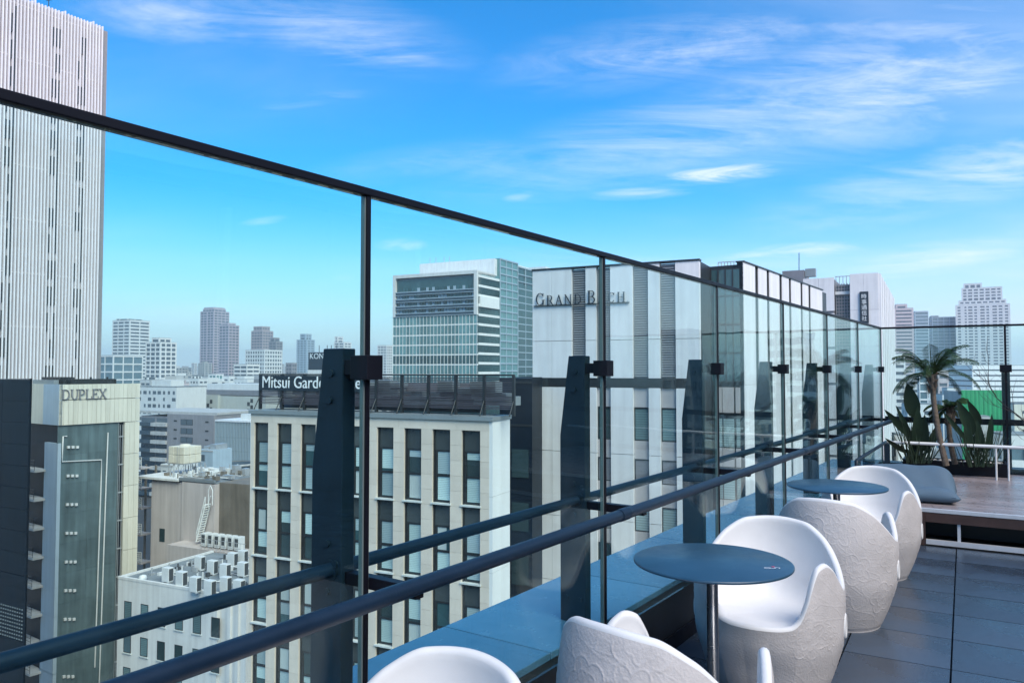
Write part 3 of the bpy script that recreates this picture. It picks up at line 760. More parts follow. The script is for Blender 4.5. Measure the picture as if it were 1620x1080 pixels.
GLY = {  # serif capitals: straight strokes (x0,y0,x1,y1,width) and arcs (cx,cy,rx,ry,a0,a1,w_thick)
    'G': (.95, [(.80, .02, .80, .42, .12), (.66, .42, .94, .42, .05), (.80, .72, .80, .98, .04)], [(.48, .5, .44, .5, 40, 335, .13)]),
    'R': (.90, [(.17, 0, .17, 1, .13), (.04, .02, .32, .02, .05), (.04, .98, .45, .98, .05), (.2, .48, .5, .48, .05), (.45, .48, .82, .02, .12), (.74, .02, .95, .02, .05)], [(.45, .73, .30, .26, -92, 92, .12)]),
    'A': (.95, [(.12, .02, .47, 1, .06), (.45, 1, .82, .02, .13), (.24, .36, .68, .36, .05), (.02, .02, .24, .02, .05), (.68, .02, .96, .02, .05)], []),
    'N': (1.0, [(.15, 0, .15, 1, .06), (.12, .98, .82, .02, .13), (.84, 0, .84, 1, .06), (.02, .02, .28, .02, .05), (.02, .98, .2, .98, .05), (.71, .98, .97, .98, .05)], []),
    'D': (.98, [(.17, 0, .17, 1, .13), (.04, .02, .45, .02, .05), (.04, .98, .45, .98, .05)], [(.43, .5, .46, .5, -92, 92, .13)]),
    'B': (.85, [(.17, 0, .17, 1, .13), (.04, .02, .45, .02, .05), (.04, .98, .45, .98, .05), (.2, .53, .45, .53, .05)], [(.43, .76, .28, .24, -92, 92, .12), (.43, .27, .34, .27, -92, 92, .13)]),
    'C': (.90, [(.80, .70, .80, .98, .04)], [(.48, .5, .44, .5, 42, 318, .13)]),
    'H': (1.0, [(.17, 0, .17, 1, .13), (.83, 0, .83, 1, .13), (.2, .5, .8, .5, .05), (.04, .02, .32, .02, .05), (.04, .98, .32, .98, .05), (.68, .02, .96, .02, .05), (.68, .98, .96, .98, .05)], []),
    'U': (.95, [(.18, .30, .18, 1, .13), (.80, .30, .80, 1, .06), (.04, .98, .34, .98, .05), (.68, .98, .94, .98, .05)], [(.49, .32, .33, .32, 180, 360, .10)]),
    'P': (.82, [(.17, 0, .17, 1, .13), (.04, .02, .32, .02, .05), (.04, .98, .45, .98, .05), (.2, .46, .45, .46, .05)], [(.43, .72, .32, .27, -92, 92, .13)]),
    'L': (.80, [(.17, 0, .17, 1, .13), (.04, .02, .75, .02, .05), (.04, .98, .34, .98, .05), (.74, .0, .74, .26, .05)], []),
    'E': (.82, [(.17, 0, .17, 1, .13), (.04, .02, .75, .02, .05), (.04, .98, .72, .98, .05), (.2, .52, .55, .52, .05), (.74, .0, .74, .24, .05), (.71, .78, .71, 1, .05), (.55, .42, .55, .62, .04)], []),
    'X': (.95, [(.14, .98, .80, .02, .13), (.14, .02, .80, .98, .06), (.02, .02, .28, .02, .05), (.66, .02, .96, .02, .05), (.02, .98, .30, .98, .05), (.68, .98, .94, .98, .05)], []),
}
def glyph(ch, w, h, dp):
    """one letter as solid strokes in the x-z plane, front at y = -dp"""
    adv, st, ar = GLY[ch]; mb = MB(); lay = 0
    def slab(poly):
        nonlocal lay
        e = dp + lay * .0015; lay += 1
        a = sum(poly[i][0] * poly[(i + 1) % len(poly)][1] - poly[(i + 1) % len(poly)][0] * poly[i][1] for i in range(len(poly)))
        if a < 0: poly = poly[::-1]
        n = len(poly); vs = [(x, -e, z) for x, z in poly] + [(x, 0, z) for x, z in poly]
        mb.add(vs, [tuple(range(n)), tuple(range(n, 2 * n))[::-1]] + [(i, n + i, n + (i + 1) % n, (i + 1) % n) for i in range(n)])
    for x0, y0, x1, y1, t in st:
        dx, dy = (x1 - x0) * w, (y1 - y0) * h; q = math.hypot(dx, dy); nx, ny = -dy / q * t * h / 2 * .85, dx / q * t * h / 2 * .85
        slab([(x0 * w + nx, y0 * h + ny), (x1 * w + nx, y1 * h + ny), (x1 * w - nx, y1 * h - ny), (x0 * w - nx, y0 * h - ny)])
    for cx, cyy, rx, ry, a0, a1, t in ar:
        n = 14; e = dp + lay * .0015; lay += 1; vs = []
        for i in range(n + 1):
            a = R(a0 + (a1 - a0) * i / n); c, s_ = math.cos(a), math.sin(a); th = (.045 + (t - .045) * abs(c)) * .85
            for k in (0, 1):
                f = th if k else 0
                for yy in (-e, 0): vs.append(((cx + (rx - f) * c) * w, yy, (cyy + (ry - f) * s_) * h))
        fs = []
        for i in range(n):
            o = i * 4; p = o + 4
            fs += [(o, p, p + 2, o + 2), (o + 1, o + 3, p + 3, p + 1), (o, o + 1, p + 1, p), (o + 2, p + 2, p + 3, o + 3)]
        mb.add(vs, fs)
    return mb, adv * w

# ---------- pale ribbed tower, far left
T = Bld(163, 110, -FA * 180 / math.pi, 'ribbed_tower', 'tall pale tower with fine vertical ribs rising at the left edge')

y0, ztop = T.s(163.0, 42)
rt_ = T.root; LW = -46.0
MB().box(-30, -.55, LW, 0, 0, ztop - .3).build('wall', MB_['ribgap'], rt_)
ys = [T.s(163 - 4.95 * k, 40)[0] for k in range(34)]; pit = (ys[0] - ys[12]) / 12
b = MB()
nr = int(-LW / pit)
for k in range(nr):
    y = y0 - k * pit; hw = pit * .30
    b.prism([(-.56, y - hw), (-.05, y - hw * .7), (0, y - hw * .5), (0, y + hw * .5), (-.05, y + hw * .7), (-.56, y + hw)], 0, ztop + (.25 if k % 9 == 3 else 0))
b.build('ribs', MB_['ribs'], rt_, kind='stuff')
b = MB(); rng = random.Random(4)
for px in (14.3, 20, 26.5, 85.5, 91, 96.5, 125, 131, 136.5, -40, -46, -52):
    k = round((y0 - T.s(px, 40)[0]) / pit - .5) + .5; y = y0 - k * pit
    z = 2.0
    while z < ztop - 2:
        main = px in (26.5, 96.5, 136.5)
        if main or rng.random() < .7: b.box(-.40, -.13, y - pit * .235, y + pit * .235, z, z + (3.56 if main and rng.random() < .8 else 2.5))
        z += 3.6
b.build('slit_windows', MB_['slit'], rt_, kind='stuff')
b = MB()
for z in np.arange(6, ztop, 7.2): b.box(-.549, -.40, LW, y0 - .3, z, z + .14)
b.build('floor_joints', MB_['ribs'], rt_, kind='stuff')
ax, az = T.s(98, 25); an_ = thing('roof_antenna', 'thin aerial mast on top of the pale ribbed tower', 'antenna', T.o + T.ey * ax + T.ex * -4 + Vector((0, 0, ztop)), T.a)
MB().tube([(0, 0, -.3), (0, 0, 3.2)], .06, 6).tube([(0, -1.4, 1.2), (0, 1.4, 1.25)], .05, 5).tube([(0, -1.0, .6), (0, 1.2, .5)], .04, 5).tube([(0, -.3, 2.5), (0, .4, 2.9)], .05, 5).build('mast', MB_['slit'], an_)

# ---------- slim block with cream frame and teal flank
Du = Bld(95, 80, -FA * 180 / math.pi, 'slim_office_block', 'slim office block with cream frame, teal flank and letters along its top')
Du.root['label'] = 'slim block with cream frame and teal flank under large capital letters'
ro = Du.root; yr, zt = Du.s(222, 608); _, zt = Du.s(95, 608); xl, _ = Du.f(45, 620)
zb = Du.s(110, 672)[1]; ys1, _ = Du.s(185.5, 800); ys2, _ = Du.s(195, 800)
MB().box(xl, -.35, .35, yr - .35, 0, zt - .4).build('core', MB_['navy'], ro)
b = MB()
hd = MB(); bandw = (yr) / 18
for k in range(18):
    for (za, zc) in ((zb + (zt - zb) * .62, zt), (zb, zb + (zt - zb) * .61)):
        put('cladding_panel', MB().box(-.34, 0, k * bandw + .012, (k + 1) * bandw - .012, za + .01, zc - .01).mesh('cladding_panel'), ro).data.materials.append(MB_['dupcream'])
nleg = 3; zz_ = zb - .03
legw = (yr - ys2) / nleg
while zz_ > 4:
    for k in range(nleg):
        put('cladding_panel', MB().box(-.34, 0, ys2 + k * legw + .01, ys2 + (k + 1) * legw - .01, zz_ - 3.55, zz_ - .02).mesh('cladding_panel'), ro).data.materials.append(MB_['dupcream'])
    zz_ -= 3.57
MB().box(-.345, -.215, .02, ys1, 0, zb - .03).build('teal_backing', MB_['navy'], ro)
zz_ = zb - .02
while zz_ > 4:
    for a, c in ((.02, ys1 * .5), (ys1 * .5 + .012, ys1)):
        put('wall_panel', MB().box(-.214, -.18 + random.uniform(-.003, .003), a, c, zz_ - 3.085, zz_).mesh('wall_panel'), ro).data.materials.append(MB_['teal'])
    zz_ -= 3.1
MB().box(-.2, -.1, ys1 + .02, ys1 + .10, 0, zb - .1).build('edge_trim', MB_['coping'], ro)
b = MB(); lad = (ys1 + .25, ys2 - .15)
for z in np.arange(5, zb - .5, 3.1): b.box(-.34, -.1, ys1 + .12, ys2 - .03, z, z + .12)
for y in lad: b.tube([(-.15, y, 4), (-.15, y, zb - .3)], .035, 5)
b.build('service_pipes', MB_['galv'], ro)
# vents in threes
vent = MB().box(-.18, .02, -.13, .13, -.12, .14).mesh('vent_hood'); vent.materials.append(MB_['acwhite'])
for k in range(9):
    for px in (107.5, 114.5, 121.5):
        y, z = Du.s(px - k * .9, 707 + k * 45.3, -.18); put('vent_hood', vent, ro, loc=(0, y, z))
def dp(px, py): y, z = Du.s(px, py, -.1); return (-.1, y, z)
for pts in ([(106, 690), (100, 690), (98, 730), (160.5, 727), (160, 760), (150, 1055)], [(171, 684), (168, 760), (157, 1080)]):
    MB().tube([dp(*p) for p in pts], .075, 6).build('drain_pipe', MB_['acwhite'], ro)
# capitals
yA, zA = Du.s(97, 632); yB, zB = Du.s(168, 628); hL = Du.s(99, 616)[1] - Du.s(99, 632)[1]
ww = (yB - yA) / sum(GLY[c][0] for c in 'DUPLEX'); cur = yA
for c in 'DUPLEX':
    mb, adv = glyph(c, ww, hL, .14); o = mb.build('letter', MB_['gbgrey'], ro, loc=(.002, cur, zA)); o.rotation_euler = (0, 0, math.pi / 2); cur += adv
# return front with balconies
zr = Du.f(60, 670)[1]; xp, _ = Du.f(70.5, 720)
for (xa, xb, m_) in ((xl, xl * .5, 'dupcream'), (xl * .495, -.0, 'dupblue')):  # blue half: a reflection put into the colour of the front
    MB().box(xa, xb, -.02, .34, zr, zt).build('front_panel', MB_[m_], ro)
MB().box(xl, -.36, .6, .7, 0, zr - .02).build('back_wall', MB_['slate'], ro)
for k in range(10):
    z1 = Du.f(80, 700 + k * 45.5)[1]
    put('pier_panel', MB().box(xp, -.02, -.02, .33, z1 - 3.02, z1).mesh('pier_panel'), ro).data.materials.append(MB_['dupblue'])
    zs_ = Du.f(60, 742 + k * 45.5)[1]
    bo = MB().box(xl - .3, xp + .35, -1.1, .3, zs_ - .10, zs_ + .12).build('balcony', MB_['concrete'], ro)
    rb = MB()
    for q in np.linspace(xl - .25, xp + .2, 5): rb.tube([(q, -1.05, zs_ + .1), (q, -1.05, zs_ + 1.15)], .025, 4)
    for zq in (.45, .8, 1.15): rb.tube([(xl - .25, -1.05, zs_ + zq), (xp + .2, -1.05, zs_ + zq)], .025, 4)
    rb.build('railing', MB_['slit'], bo)
    MB().box(xp - .95, xp - .25, .45, .58, zs_ + .13, zs_ + 2.2).build('balcony_door', MB_['ltgrey'], bo)
b = MB().box(xl, -.5, .5, yr - .4, zt - .35, zt - .1).box(xl + .2, xl * .35, 1.2, 2.4, zt - .1, zt + .75).box(-1.6, -.4, 1.5, 6.0, zt - .1, zt + .55)
for k in range(7): b.tube([(-.6, .8 + k * .9, zt - .1), (-.6, .8 + k * .9, zt + .5 + .25 * (k % 2))], .12, 6)
b.build('roof_plant', MB_['slit'], ro)
MB().box(xl, xl * .3, .4, .9, zt + .0, zt + .45).build('roof_screen', MB_['coping'], ro)

# ---------- dark clad block at the far left
Nv = Bld(48, 62, -29, 'dark_clad_block', 'dark navy clad block at the lower left corner of the view')
rn = Nv.root; zt = Nv.f(40, 600)[1]
sl_ = math.tan(math.atan2(Nv.o.x, Nv.o.y) + 0); vd = Vector((Nv.o.x, Nv.o.y, 0)).normalized(); vx, vy = vd.dot(Nv.ex), vd.dot(Nv.ey)
MB().prism([(-16, .07), (-.03 + .0 * vx, .07), (-.15 + 9 * vx / vy, 9.0), (-16, 9.0)], 0, zt - .1).build('wall', MB_['navy'], rn)
zq = zt; k = 0; zperf0, zperf1 = Nv.f(20, 958)[1], Nv.f(20, 1012)[1]
while zq > 2:
    if not (zq - 1.75 < zperf0 and zq > zperf1 + .5):
        for j in range(4): put('cladding_panel', MB().box(-4 * j - 3.98, -4 * j - .005 if j else 0, 0, .06, zq - 1.74, zq - .02).mesh('cladding_panel'), rn).data.materials.append(MB_['navy'])
    zq -= 1.76
b = MB(); rng = random.Random(9)
for i in range(9):
    for j in range(22): b.box(-.3 - j * .34, -.3 - j * .34 - .16, .02, .045, zperf1 + .15 + i * .3, zperf1 + .15 + i * .3 + .10)
b.build('perforated_panel', MB_['coping'], rn, kind='stuff')

# ---------- grey block with roof units, in front
Ac = Bld(390, 64, -25.1, 'white_office_block', 'low off white block with small dark windows and air conditioners on its roof')
ra = Ac.root; xl, zt = Ac.f(187, 917); _, zt = Ac.f(343, 941); xr = Ac.f(343, 980)[0]; dep = 11.0
MB().box(xl, xr, 0, dep, 0, zt).box(xr + .01, 0, .35, dep, 0, zt - .02).build('wall', MB_['ltgrey'], ra)
for q in (xr + 1.0, xr + 1.9): MB().box(q, q + .35, .15, .349, 0, zt - .3).build('pilaster', MB_['ltgrey'], ra)
b = MB().box(xl + .25, -.25, .25, dep, zt, zt + .04); b.build('roof', MB_['roofgrey'], ra)
MB().box(xl, xr, -.03, .24, zt + .002, zt + .22).box(xl, xl + .24, .245, dep, zt + .002, zt + .22).build('parapet', MB_['ltgrey'], ra)
wx0, wx1 = Ac.f(202.5, 960)[0], Ac.f(341, 992)[0]; pz = Ac.f(310, 950)[1] - Ac.f(310, 1005)[1]; zw = Ac.f(311, 986)[1]
fr_m = MB().box(-.47, .47, -.03, .02, -.82, -.76).box(-.47, .47, -.03, .02, .76, .82).box(-.47, -.42, -.03, .02, -.759, .759).box(.42, .47, -.03, .02, -.759, .759).mesh('window'); fr_m.materials.append(MB_['winframe'])
pa_m = MB().box(-.42, .42, -.012, .01, -.76, .76).mesh('pane'); si_m = MB().box(-.55, .55, -.10, .0, -.92, -.83).mesh('sill'); si_m.materials.append(MB_['sill'])
pans = []
for mm_ in ('pane', 'bluegl', 'blind2'): q = pa_m.copy(); q.materials.append(MB_[mm_]); pans.append(q)
for i in range(6):
    for j in range(6):
        o = put('window', fr_m, ra, loc=(wx0 + (wx1 - wx0) * i / 5, 0, zw - j * pz)); put('pane', random.choice(pans), o); put('sill', si_m, o)
# outdoor units
cas = MB().box(-.5, .5, -.33, .33, .12, 1.55).box(-.42, -.32, -.30, .30, 0, .119).box(.32, .42, -.30, .30, 0, .119).mesh('casing'); cas.materials.append(MB_['acwhite'])
gri = MB().tube([(.516, 0, 1.16), (.535, 0, 1.16)], .26, 14).tube([(.516, 0, .56), (.535, 0, .56)], .26, 14).mesh('fan_grille'); gri.materials.append(MB_['acdark'])
sg = MB().box(.501, .515, -.26, .26, .25, 1.45).mesh('side_grille'); sg.materials.append(MB_['acdark'])
acs = [(265, 915), (287, 922), (309, 931), (332, 937), (316, 896), (336, 903), (356, 909), (368, 890), (357, 931), (378, 936), (384, 906), (384, 886)]
acs = [(px, py) for px, py in acs]
acl = ['white air conditioner in the front row on the off white roof, ' + q for q in ('leftmost', 'second from left', 'third from left', 'fourth from left')] + ['white air conditioner in the middle row on the off white roof, ' + q for q in ('leftmost', 'second from left', 'third from left')] + [
    'white air conditioner in the back row on the off white roof, left one', 'white air conditioner in the front row on the off white roof, fifth from left', 'white air conditioner in the front row, right end nearest the cream hotel', 'white air conditioner in the middle row, right end nearest the cream hotel', 'white air conditioner in the back row, right one nearest the cream hotel']
for i, (px, py) in enumerate(acs):
    p = at_z(px, py + 6, GZ + zt + .04)
    t = thing('air_conditioner', acl[i], 'air conditioner', p, Ac.a + R(0), 'air conditioners on the off white roof')
    t.scale = (.86, .86, .88); put('casing', cas, t, bevel=.03); put('fan_grille', gri, t); put('side_grille', sg, t)
b = MB()
for (px, py) in ((226, 917), (311, 933)):
    p = at_z(px, py, GZ + zt + .05); q = p - Ac.o; b.lathe([(.0, .5), (.28, .42), (.36, .2), (.3, .0)], 14, (q.dot(Ac.ex), q.dot(Ac.ey), zt + .05))
b.build('roof_ventilator', MB_['acwhite'], ra)

# ---------- mid distance: pinkish block with water tank
Tn = Bld(345, 85, -25.1, 'pink_beige_block', 'pinkish beige block topped by a cream water tank')
rn = Tn.root; xl, zt = Tn.f(240, 768); _, zt = Tn.f(345, 766); dep = 9
xm = Tn.f(290, 800)[0]
MB().box(xl, xm, 0, dep, 0, zt - .15).box(xm + .01, 0, -.25, dep, 0, zt).build('wall', MB_['tan'], rn)
MB().box(xl - 2.2, xm - .5, -.4, dep, zt + .01, zt + .25).build('roof', MB_['ltgrey'], rn)
MB().box(xm - .45, 0, 0, dep, zt + .01, zt + .12).box(xm - .45, 0, -.28, -.05, zt + .13, zt + .45).build('roof_edge', MB_['roofgrey'], rn)
for k in range(5): MB().box(xm + .2 + k * .75, xm + .75 + k * .75, 5.5 + (k % 2), 6.3 + (k % 2), zt + .13, zt + .7 + .3 * (k % 3)).build('roof_unit', MB_['galv'], rn)
xr, zb_ = Tn.f(388, 830, .5); zt2 = Tn.f(365, 764, .5)[1]
MB().box(.02, xr + 1, .5, dep, 0, zt2).build('brown_wall', MB_['tandark'], rn)
b = MB()
for k in range(26): x = .05 + (xr + .9) * k / 26; b.box(x, x + .06, .44, .499, 0, zt2 - .02)
b.build('wall_ribs', MB_['tandark'], rn, kind='stuff')
zl = Tn.f(350, 866, -1.2)[1]
MB().box(xm + .5, xr + 3, -2.6, -.26, 0, zl).build('lower_wing', MB_['tan'], rn)
wx, wz = Tn.f(256.5, 846); w_ = MB().box(wx - .42, wx + .42, -.03, .02, wz - .75, wz + .75).build('window', MB_['pane'], rn)
xa, za = Tn.f(312, 856, -1.2); xb, zb2 = Tn.f(333, 797, -.6)
st = MB()
for y in (-1.35, -.65): st.tube([(xa, y, za), (xb, y, zb2)], .10, 5).tube([(xa, y, za + .9), (xb, y, zb2 + .9)], .06, 5)
for k in range(16):
    f = k / 15; st.box(xa + (xb - xa) * f - .13, xa + (xb - xa) * f + .13, -1.34, -.66, za + (zb2 - za) * f, za + (zb2 - za) * f + .08)
    if k % 3 == 0: st.tube([(xa + (xb - xa) * f, -1.35, za + (zb2 - za) * f), (xa + (xb - xa) * f, -1.35, za + (zb2 - za) * f + .9)], .05, 4)
st.tube([(xb + .1, -1.0, zb2 - .3), (xb + .1, -1.0, zb2 + 1.6), (xb + .4, -1.0, zb2 + 2.1), (xb + .7, -1.0, zb2 + 1.6), (xb + .7, -1.0, zb2)], .05, 5)
st.build('stair', MB_['creamw'], rn)
b = MB()
for k in range(6):
    x = Tn.f(325 + k * 10.5, 850, -1.6)[0]; put('cooling_unit', MB().box(x - .35, x + .32, -1.9, -1.0, zl + .12, zl + 1.5).mesh('cooling_unit'), rn, bevel=.03).data.materials.append(MB_['acwhite']); b.box(x - .25, x + .22, -1.915, -1.902, zl + .5, zl + 1.35)
b.build('cooling_grilles', MB_['acdark'], rn); b = MB()
for k in range(12):
    x = Tn.f(318 + k * 6.2, 850, -2.5)[0]; b.tube([(x, -2.5, zl), (x, -2.5, zl + 1.1)], .03, 4)
for z in (.5, 1.1): b.tube([(Tn.f(318, 850, -2.5)[0], -2.5, zl + z), (Tn.f(389, 850, -2.5)[0], -2.5, zl + z)], .03, 4)
b.build('roof_railing', MB_['galv'], rn)
tx, tz = Tn.f(292, 770, 3.5); wt = thing('water_tank', 'cream panelled water tank on a steel frame above the pinkish roof', 'water tank', Tn.o + Tn.ex * tx + Tn.ey * 3.5 + Vector((0, 0, zt + .25)), Tn.a)
zA = 1.35
b = MB()
for i in range(3):
    for j in range(3):
        for k in range(2): b.box(-1.3 + i * .87, -1.3 + i * .87 + .85, -1.3 + j * .87, -1.3 + j * .87 + .85, zA + k * 1.0, zA + k * 1.0 + .97)
b.build('tank', MB_['tank'], wt, bevel=.06)
MB().lathe([(.0, .25), (.5, .2), (.75, .0)], 16, (0, 0, zA + 1.975)).build('lid', MB_['tank'], wt)
b = MB()
for x in (-1.25, -.4, .4, 1.25):
    for y in (-1.25, 1.25): b.tube([(x, y, 0), (x, y, zA)], .05, 5)
for a, c in ((-1.25, -.4), (-.4, .4), (.4, 1.25)): b.tube([(a, -1.25, .1), (c, -1.25, zA)], .03, 4).tube([(c, -1.25, .1), (a, -1.25, zA)], .03, 4)
b.box(-1.4, 1.4, -1.4, 1.4, zA - .09, zA - .005); b.tube([(.3, -1.4, 0), (.3, -1.4, zA + 2)], .03, 4).tube([(.6, -1.4, 0), (.6, -1.4, zA + 2)], .03, 4)
b.build('steel_frame', MB_['galv'], wt)
# landings climbing the wall between
Ld = Bld(240, 93, -25.1)
ld = thing('fire_escape', 'stack of pale steel landings with railings beside the pinkish block', 'fire escape', Ld.o, Ld.a)
for k, py in enumerate((725, 757, 787, 828, 872)):
    x0, z = Ld.f(219, py + 12); x1, _ = Ld.f(238, py + 12)
    lb = MB().box(x0, x1, -1.3, .3, z - .15, z).build('landing', MB_['tan'], ld)
    b = MB()
    for q in np.linspace(x0 + .03, x1 - .03, 6): b.tube([(q, -1.27, z), (q, -1.27, z + 1.25)], .05, 4)
    for zq in (.25, .5, .75, 1.0, 1.25): b.tube([(x0, -1.27, z + zq), (x1, -1.27, z + zq)], .05, 4)
    b.build('railing', MB_['creamw'], lb)
b = MB()
for q in (Ld.f(221, 800)[0], Ld.f(237, 800)[0]): b.box(q - .1, q + .1, .7, .9, 0, Ld.f(220, 735)[1])
b.build('columns', MB_['tandark'], ld)

# pipes, cable trays and small boxes on the near low roofs
rng = random.Random(31)
def clutter(parent, x0, x1, y0, y1, z, n, mats, big=.8):
    for m_ in mats:
        b = MB()
        for k in range(n):
            x, y = rng.uniform(x0, x1), rng.uniform(y0, y1); a, c, h = rng.uniform(.15, big), rng.uniform(.15, big), rng.uniform(.15, big * .9)
            q = rng.random()
            if q < .45: b.box(x, x + a, y, y + c, z, z + h)
            elif q < .8:
                x2 = min(x1, x + rng.uniform(.8, 4)); b.tube([(x, y, z + .12), (x2, y, z + .12), (x2, y + .4, z + .12)], .05, 5)
            else: b.tube([(x, y, z), (x, y, z + h + .3)], .07, 6)
        b.build('roof_equipment', MB_[m_], parent, kind='stuff')
clutter(ra, Ac.f(187, 917)[0] + 1.5, -.8, 1.0, 9.5, GZ * 0 + Ac.f(343, 941)[1] + .042, 34, ('galv', 'acdark', 'acwhite'), .55)
clutter(rn, Tn.f(240, 768)[0], -.5, .3, 8.0, Tn.f(345, 766)[1] + .26, 26, ('galv', 'acwhite', 'tandark'), .7)

# ---------- hotel with cream piers and dark window bays
Mi = Bld(774, 32, -25.1, 'cream_hotel', 'cream hotel with tall dark window bays and a dark screened roof')
rm = Mi.root; xl, _ = Mi.f(397, 652); _, zt = Mi.f(774, 661.5); dep = Mi.s(801.5, 700)[0]
cols = [Mi.f(px, 760)[0] for px in (401, 730)]; pitch = (cols[1] - cols[0]) / 8; bw = Mi.f(759.5, 760)[0] - Mi.f(730, 760)[0]
zr0 = Mi.f(745, 681)[1]; rp = (zr0 - Mi.f(745, 803)[1]); nrow = 7
zbot = zr0 - nrow * rp
bk = .30
MB().box(xl + .01, -.01, bk, dep, 0, zt - .05).build('core', MB_['winframe'], rm)
# cladding: head band, piers of stone panels
def panel(x0, x1, z0, z1, y0=0.0, y1=.30, m_='cream', nm='stone_panel', par=None):
    put(nm, MB().box(x0, x1, y0, y1, z0, z1).mesh(nm), par or rm).data.materials.append(MB_[m_])
edges = [xl] + sum([[cols[0] + i * pitch, cols[0] + i * pitch + bw] for i in range(9)], []) + [0.0]
hb_ = [xl] + [cols[0] + i * pitch + bw + (pitch - bw) / 2 for i in range(8)] + [0.0]
for a, c in zip(hb_, hb_[1:]): panel(a + .003, c - .003, zr0 + .004, zt - .12)
nz_ = 5
for i in range(10):
    a, c = edges[2 * i], edges[2 * i + 1]
    for r in range(nrow):
        for k in range(nz_):
            z1 = zr0 - r * rp - k * rp / nz_
            panel(a, c, z1 - rp / nz_ + .008, z1)
MB().box(xl + .02, -.02, .0, .3, 0, zbot).build('lower_wall', MB_['cream'], rm)
# bays
H = rp
fm = MB()
fm.box(0, .055, .10, .28, -H + .10, 0).box(bw - .055, bw, .10, .28, -H + .10, 0)
zsp = -H * .275; ztr = -H * .60
fm.box(.0551, .165, .16, .28, -H + .10, zsp).box(bw - .065, bw - .0551, .16, .28, -H + .10, zsp)
fm.box(.166, bw - .066, .16, .28, zsp - .07, zsp).box(.166, bw - .066, .15, .28, ztr - .09, ztr).box(.166, bw - .066, .16, .28, -H + .10, -H + .17)
frm = fm.mesh('window'); frm.materials.append(MB_['winframe'])
spn = MB().box(.056, bw - .056, .17, .28, zsp + .005, -.005).mesh('spandrel'); spn.materials.append(MB_['spandrel'])
sil = MB().box(-.05, bw + .05, -.06, .29, -H + .03, -H + .095).mesh('sill'); sil.materials.append(MB_['sill'])
def pane_set(z0, z1):
    g_ = []
    for m_ in ('pane', 'tealdk'): q = MB().box(.167, bw - .067, .20, .25, z0, z1).mesh('pane'); q.materials.append(MB_[m_]); g_.append(q)
    bl = []
    for drop in (.30, .55, .72, .9, .985, .985, .985):
        for m_ in ('blind', 'blind3', 'curtain') if drop > .8 else ('blind', 'blind3'):
            mb = MB(); n = max(4, int((z1 - z0) * drop / .075))
            for k in range(n):
                za = z1 - .012 - (z1 - z0 - .02) * drop * k / n; hh = (z1 - z0 - .02) * drop / n
                if m_ == 'curtain': break
                mb.add([(.178, .199, za), (.178, .190, za - hh * .9), (bw - .078, .190, za - hh * .9), (bw - .078, .199, za)], [(0, 1, 2, 3)])
            if m_ == 'curtain':
                nn = 14; x0_, x1_ = .178, bw - .078 - random.choice((0, .12, .2)); vs = []
                for k in range(nn + 1): x = x0_ + (x1_ - x0_) * k / nn; y = .196 - .006 * (k % 2); vs += [(x, y, z0 + .01), (x, y, z1 - .01)]
                mb.add(vs, [(2 * k, 2 * k + 2, 2 * k + 3, 2 * k + 1) for k in range(nn)])
            q = mb.mesh('blind'); q.materials.append(MB_[m_ if m_ != 'blind' else 'blind1']); bl.append(q)
    return g_, bl
up = pane_set(ztr + .002, zsp - .072); lo = pane_set(-H + .172, ztr - .092)
rng = random.Random(12)
for i in range(9):
    for r in range(nrow):
        o = put('window', frm, rm, loc=(cols[0] + i * pitch, 0, zr0 - r * rp))
        put('spandrel', spn, o); put('sill', sil, o); 
        for st_ in (up, lo):
            put('pane', rng.choice(st_[0]), o)
            if rng.random() < .88: put('blind', rng.choice(st_[1]), o)
# white side
for r in range(nrow + 1):
    z1 = zt - .12 - r * rp * .97
    for (ya, yb) in ((.004, dep * .52), (dep * .52 + .01, dep)):
        panel(-.009, .16, z1 - rp * .97 + .012, z1, ya, yb, 'creamw', 'side_panel')
MB().box(xl - .08, .2, -.09, dep + .1, zt - .115, zt + .06).build('coping', MB_['coping'], rm)
MB().box(xl + .3, -.2, .4, dep - .1, zt + .061, zt + .08).build('roof', MB_['roofgrey'], rm)
# roof screen
yq = .55; xs0 = Mi.f(411, 620, yq)[0]; xs1 = Mi.f(812, 640, yq)[0]; zs1 = Mi.f(840, 596, yq)[1]; zs0 = zt + .35
nb = 10; bwid = (xs1 - xs0) / nb
MB().box(xs0 + .1, xs1 - 2.2, yq + 1.3, yq + 1.4, zt + .09, zs1 - .3).build('plant_enclosure', MB_['louvrebk'], rm)
for i in range(nb):
    b = MB(); a = xs0 + i * bwid
    for k in range(18):
        z = zs0 + (zs1 - zs0) * k / 18; b.box(a + .06, a + bwid - .06, yq, yq + .05, z, z + (zs1 - zs0) / 18 * .55)
    b.build('louvre', MB_['louvre'], rm, kind='stuff')
for i in range(nb + 1):
    a = xs0 + i * bwid; MB().box(a - .055, a + .055, yq - .02, yq + .12, zt + .08, zs1 + .03).tube([(a, yq + .1, zs0 + .6), (a, yq + .1 + .0, zt + .1)], .04, 4).tube([(a, yq, zt + .7), (a + .0, yq - .38, zt + .09)], .035, 4).build('screen_post', MB_['winframe'], rm)
MB().box(xs0 - .05, xs1 + .05, yq - .03, yq + .1, zs1 + .032, zs1 + .10).build('screen_rail', MB_['winframe'], rm)
rng = random.Random(2); b = MB()
for k in range(26):
    x = rng.uniform(xs0 + .3, xs1 - 1); z = rng.uniform(zs0, zs1 - .5); b.box(x, x + rng.uniform(.3, 1.6), yq + .5, yq + 1.2, z, z + rng.uniform(.1, .5))
b.build('roof_plant', MB_['coping'], rm, kind='stuff')
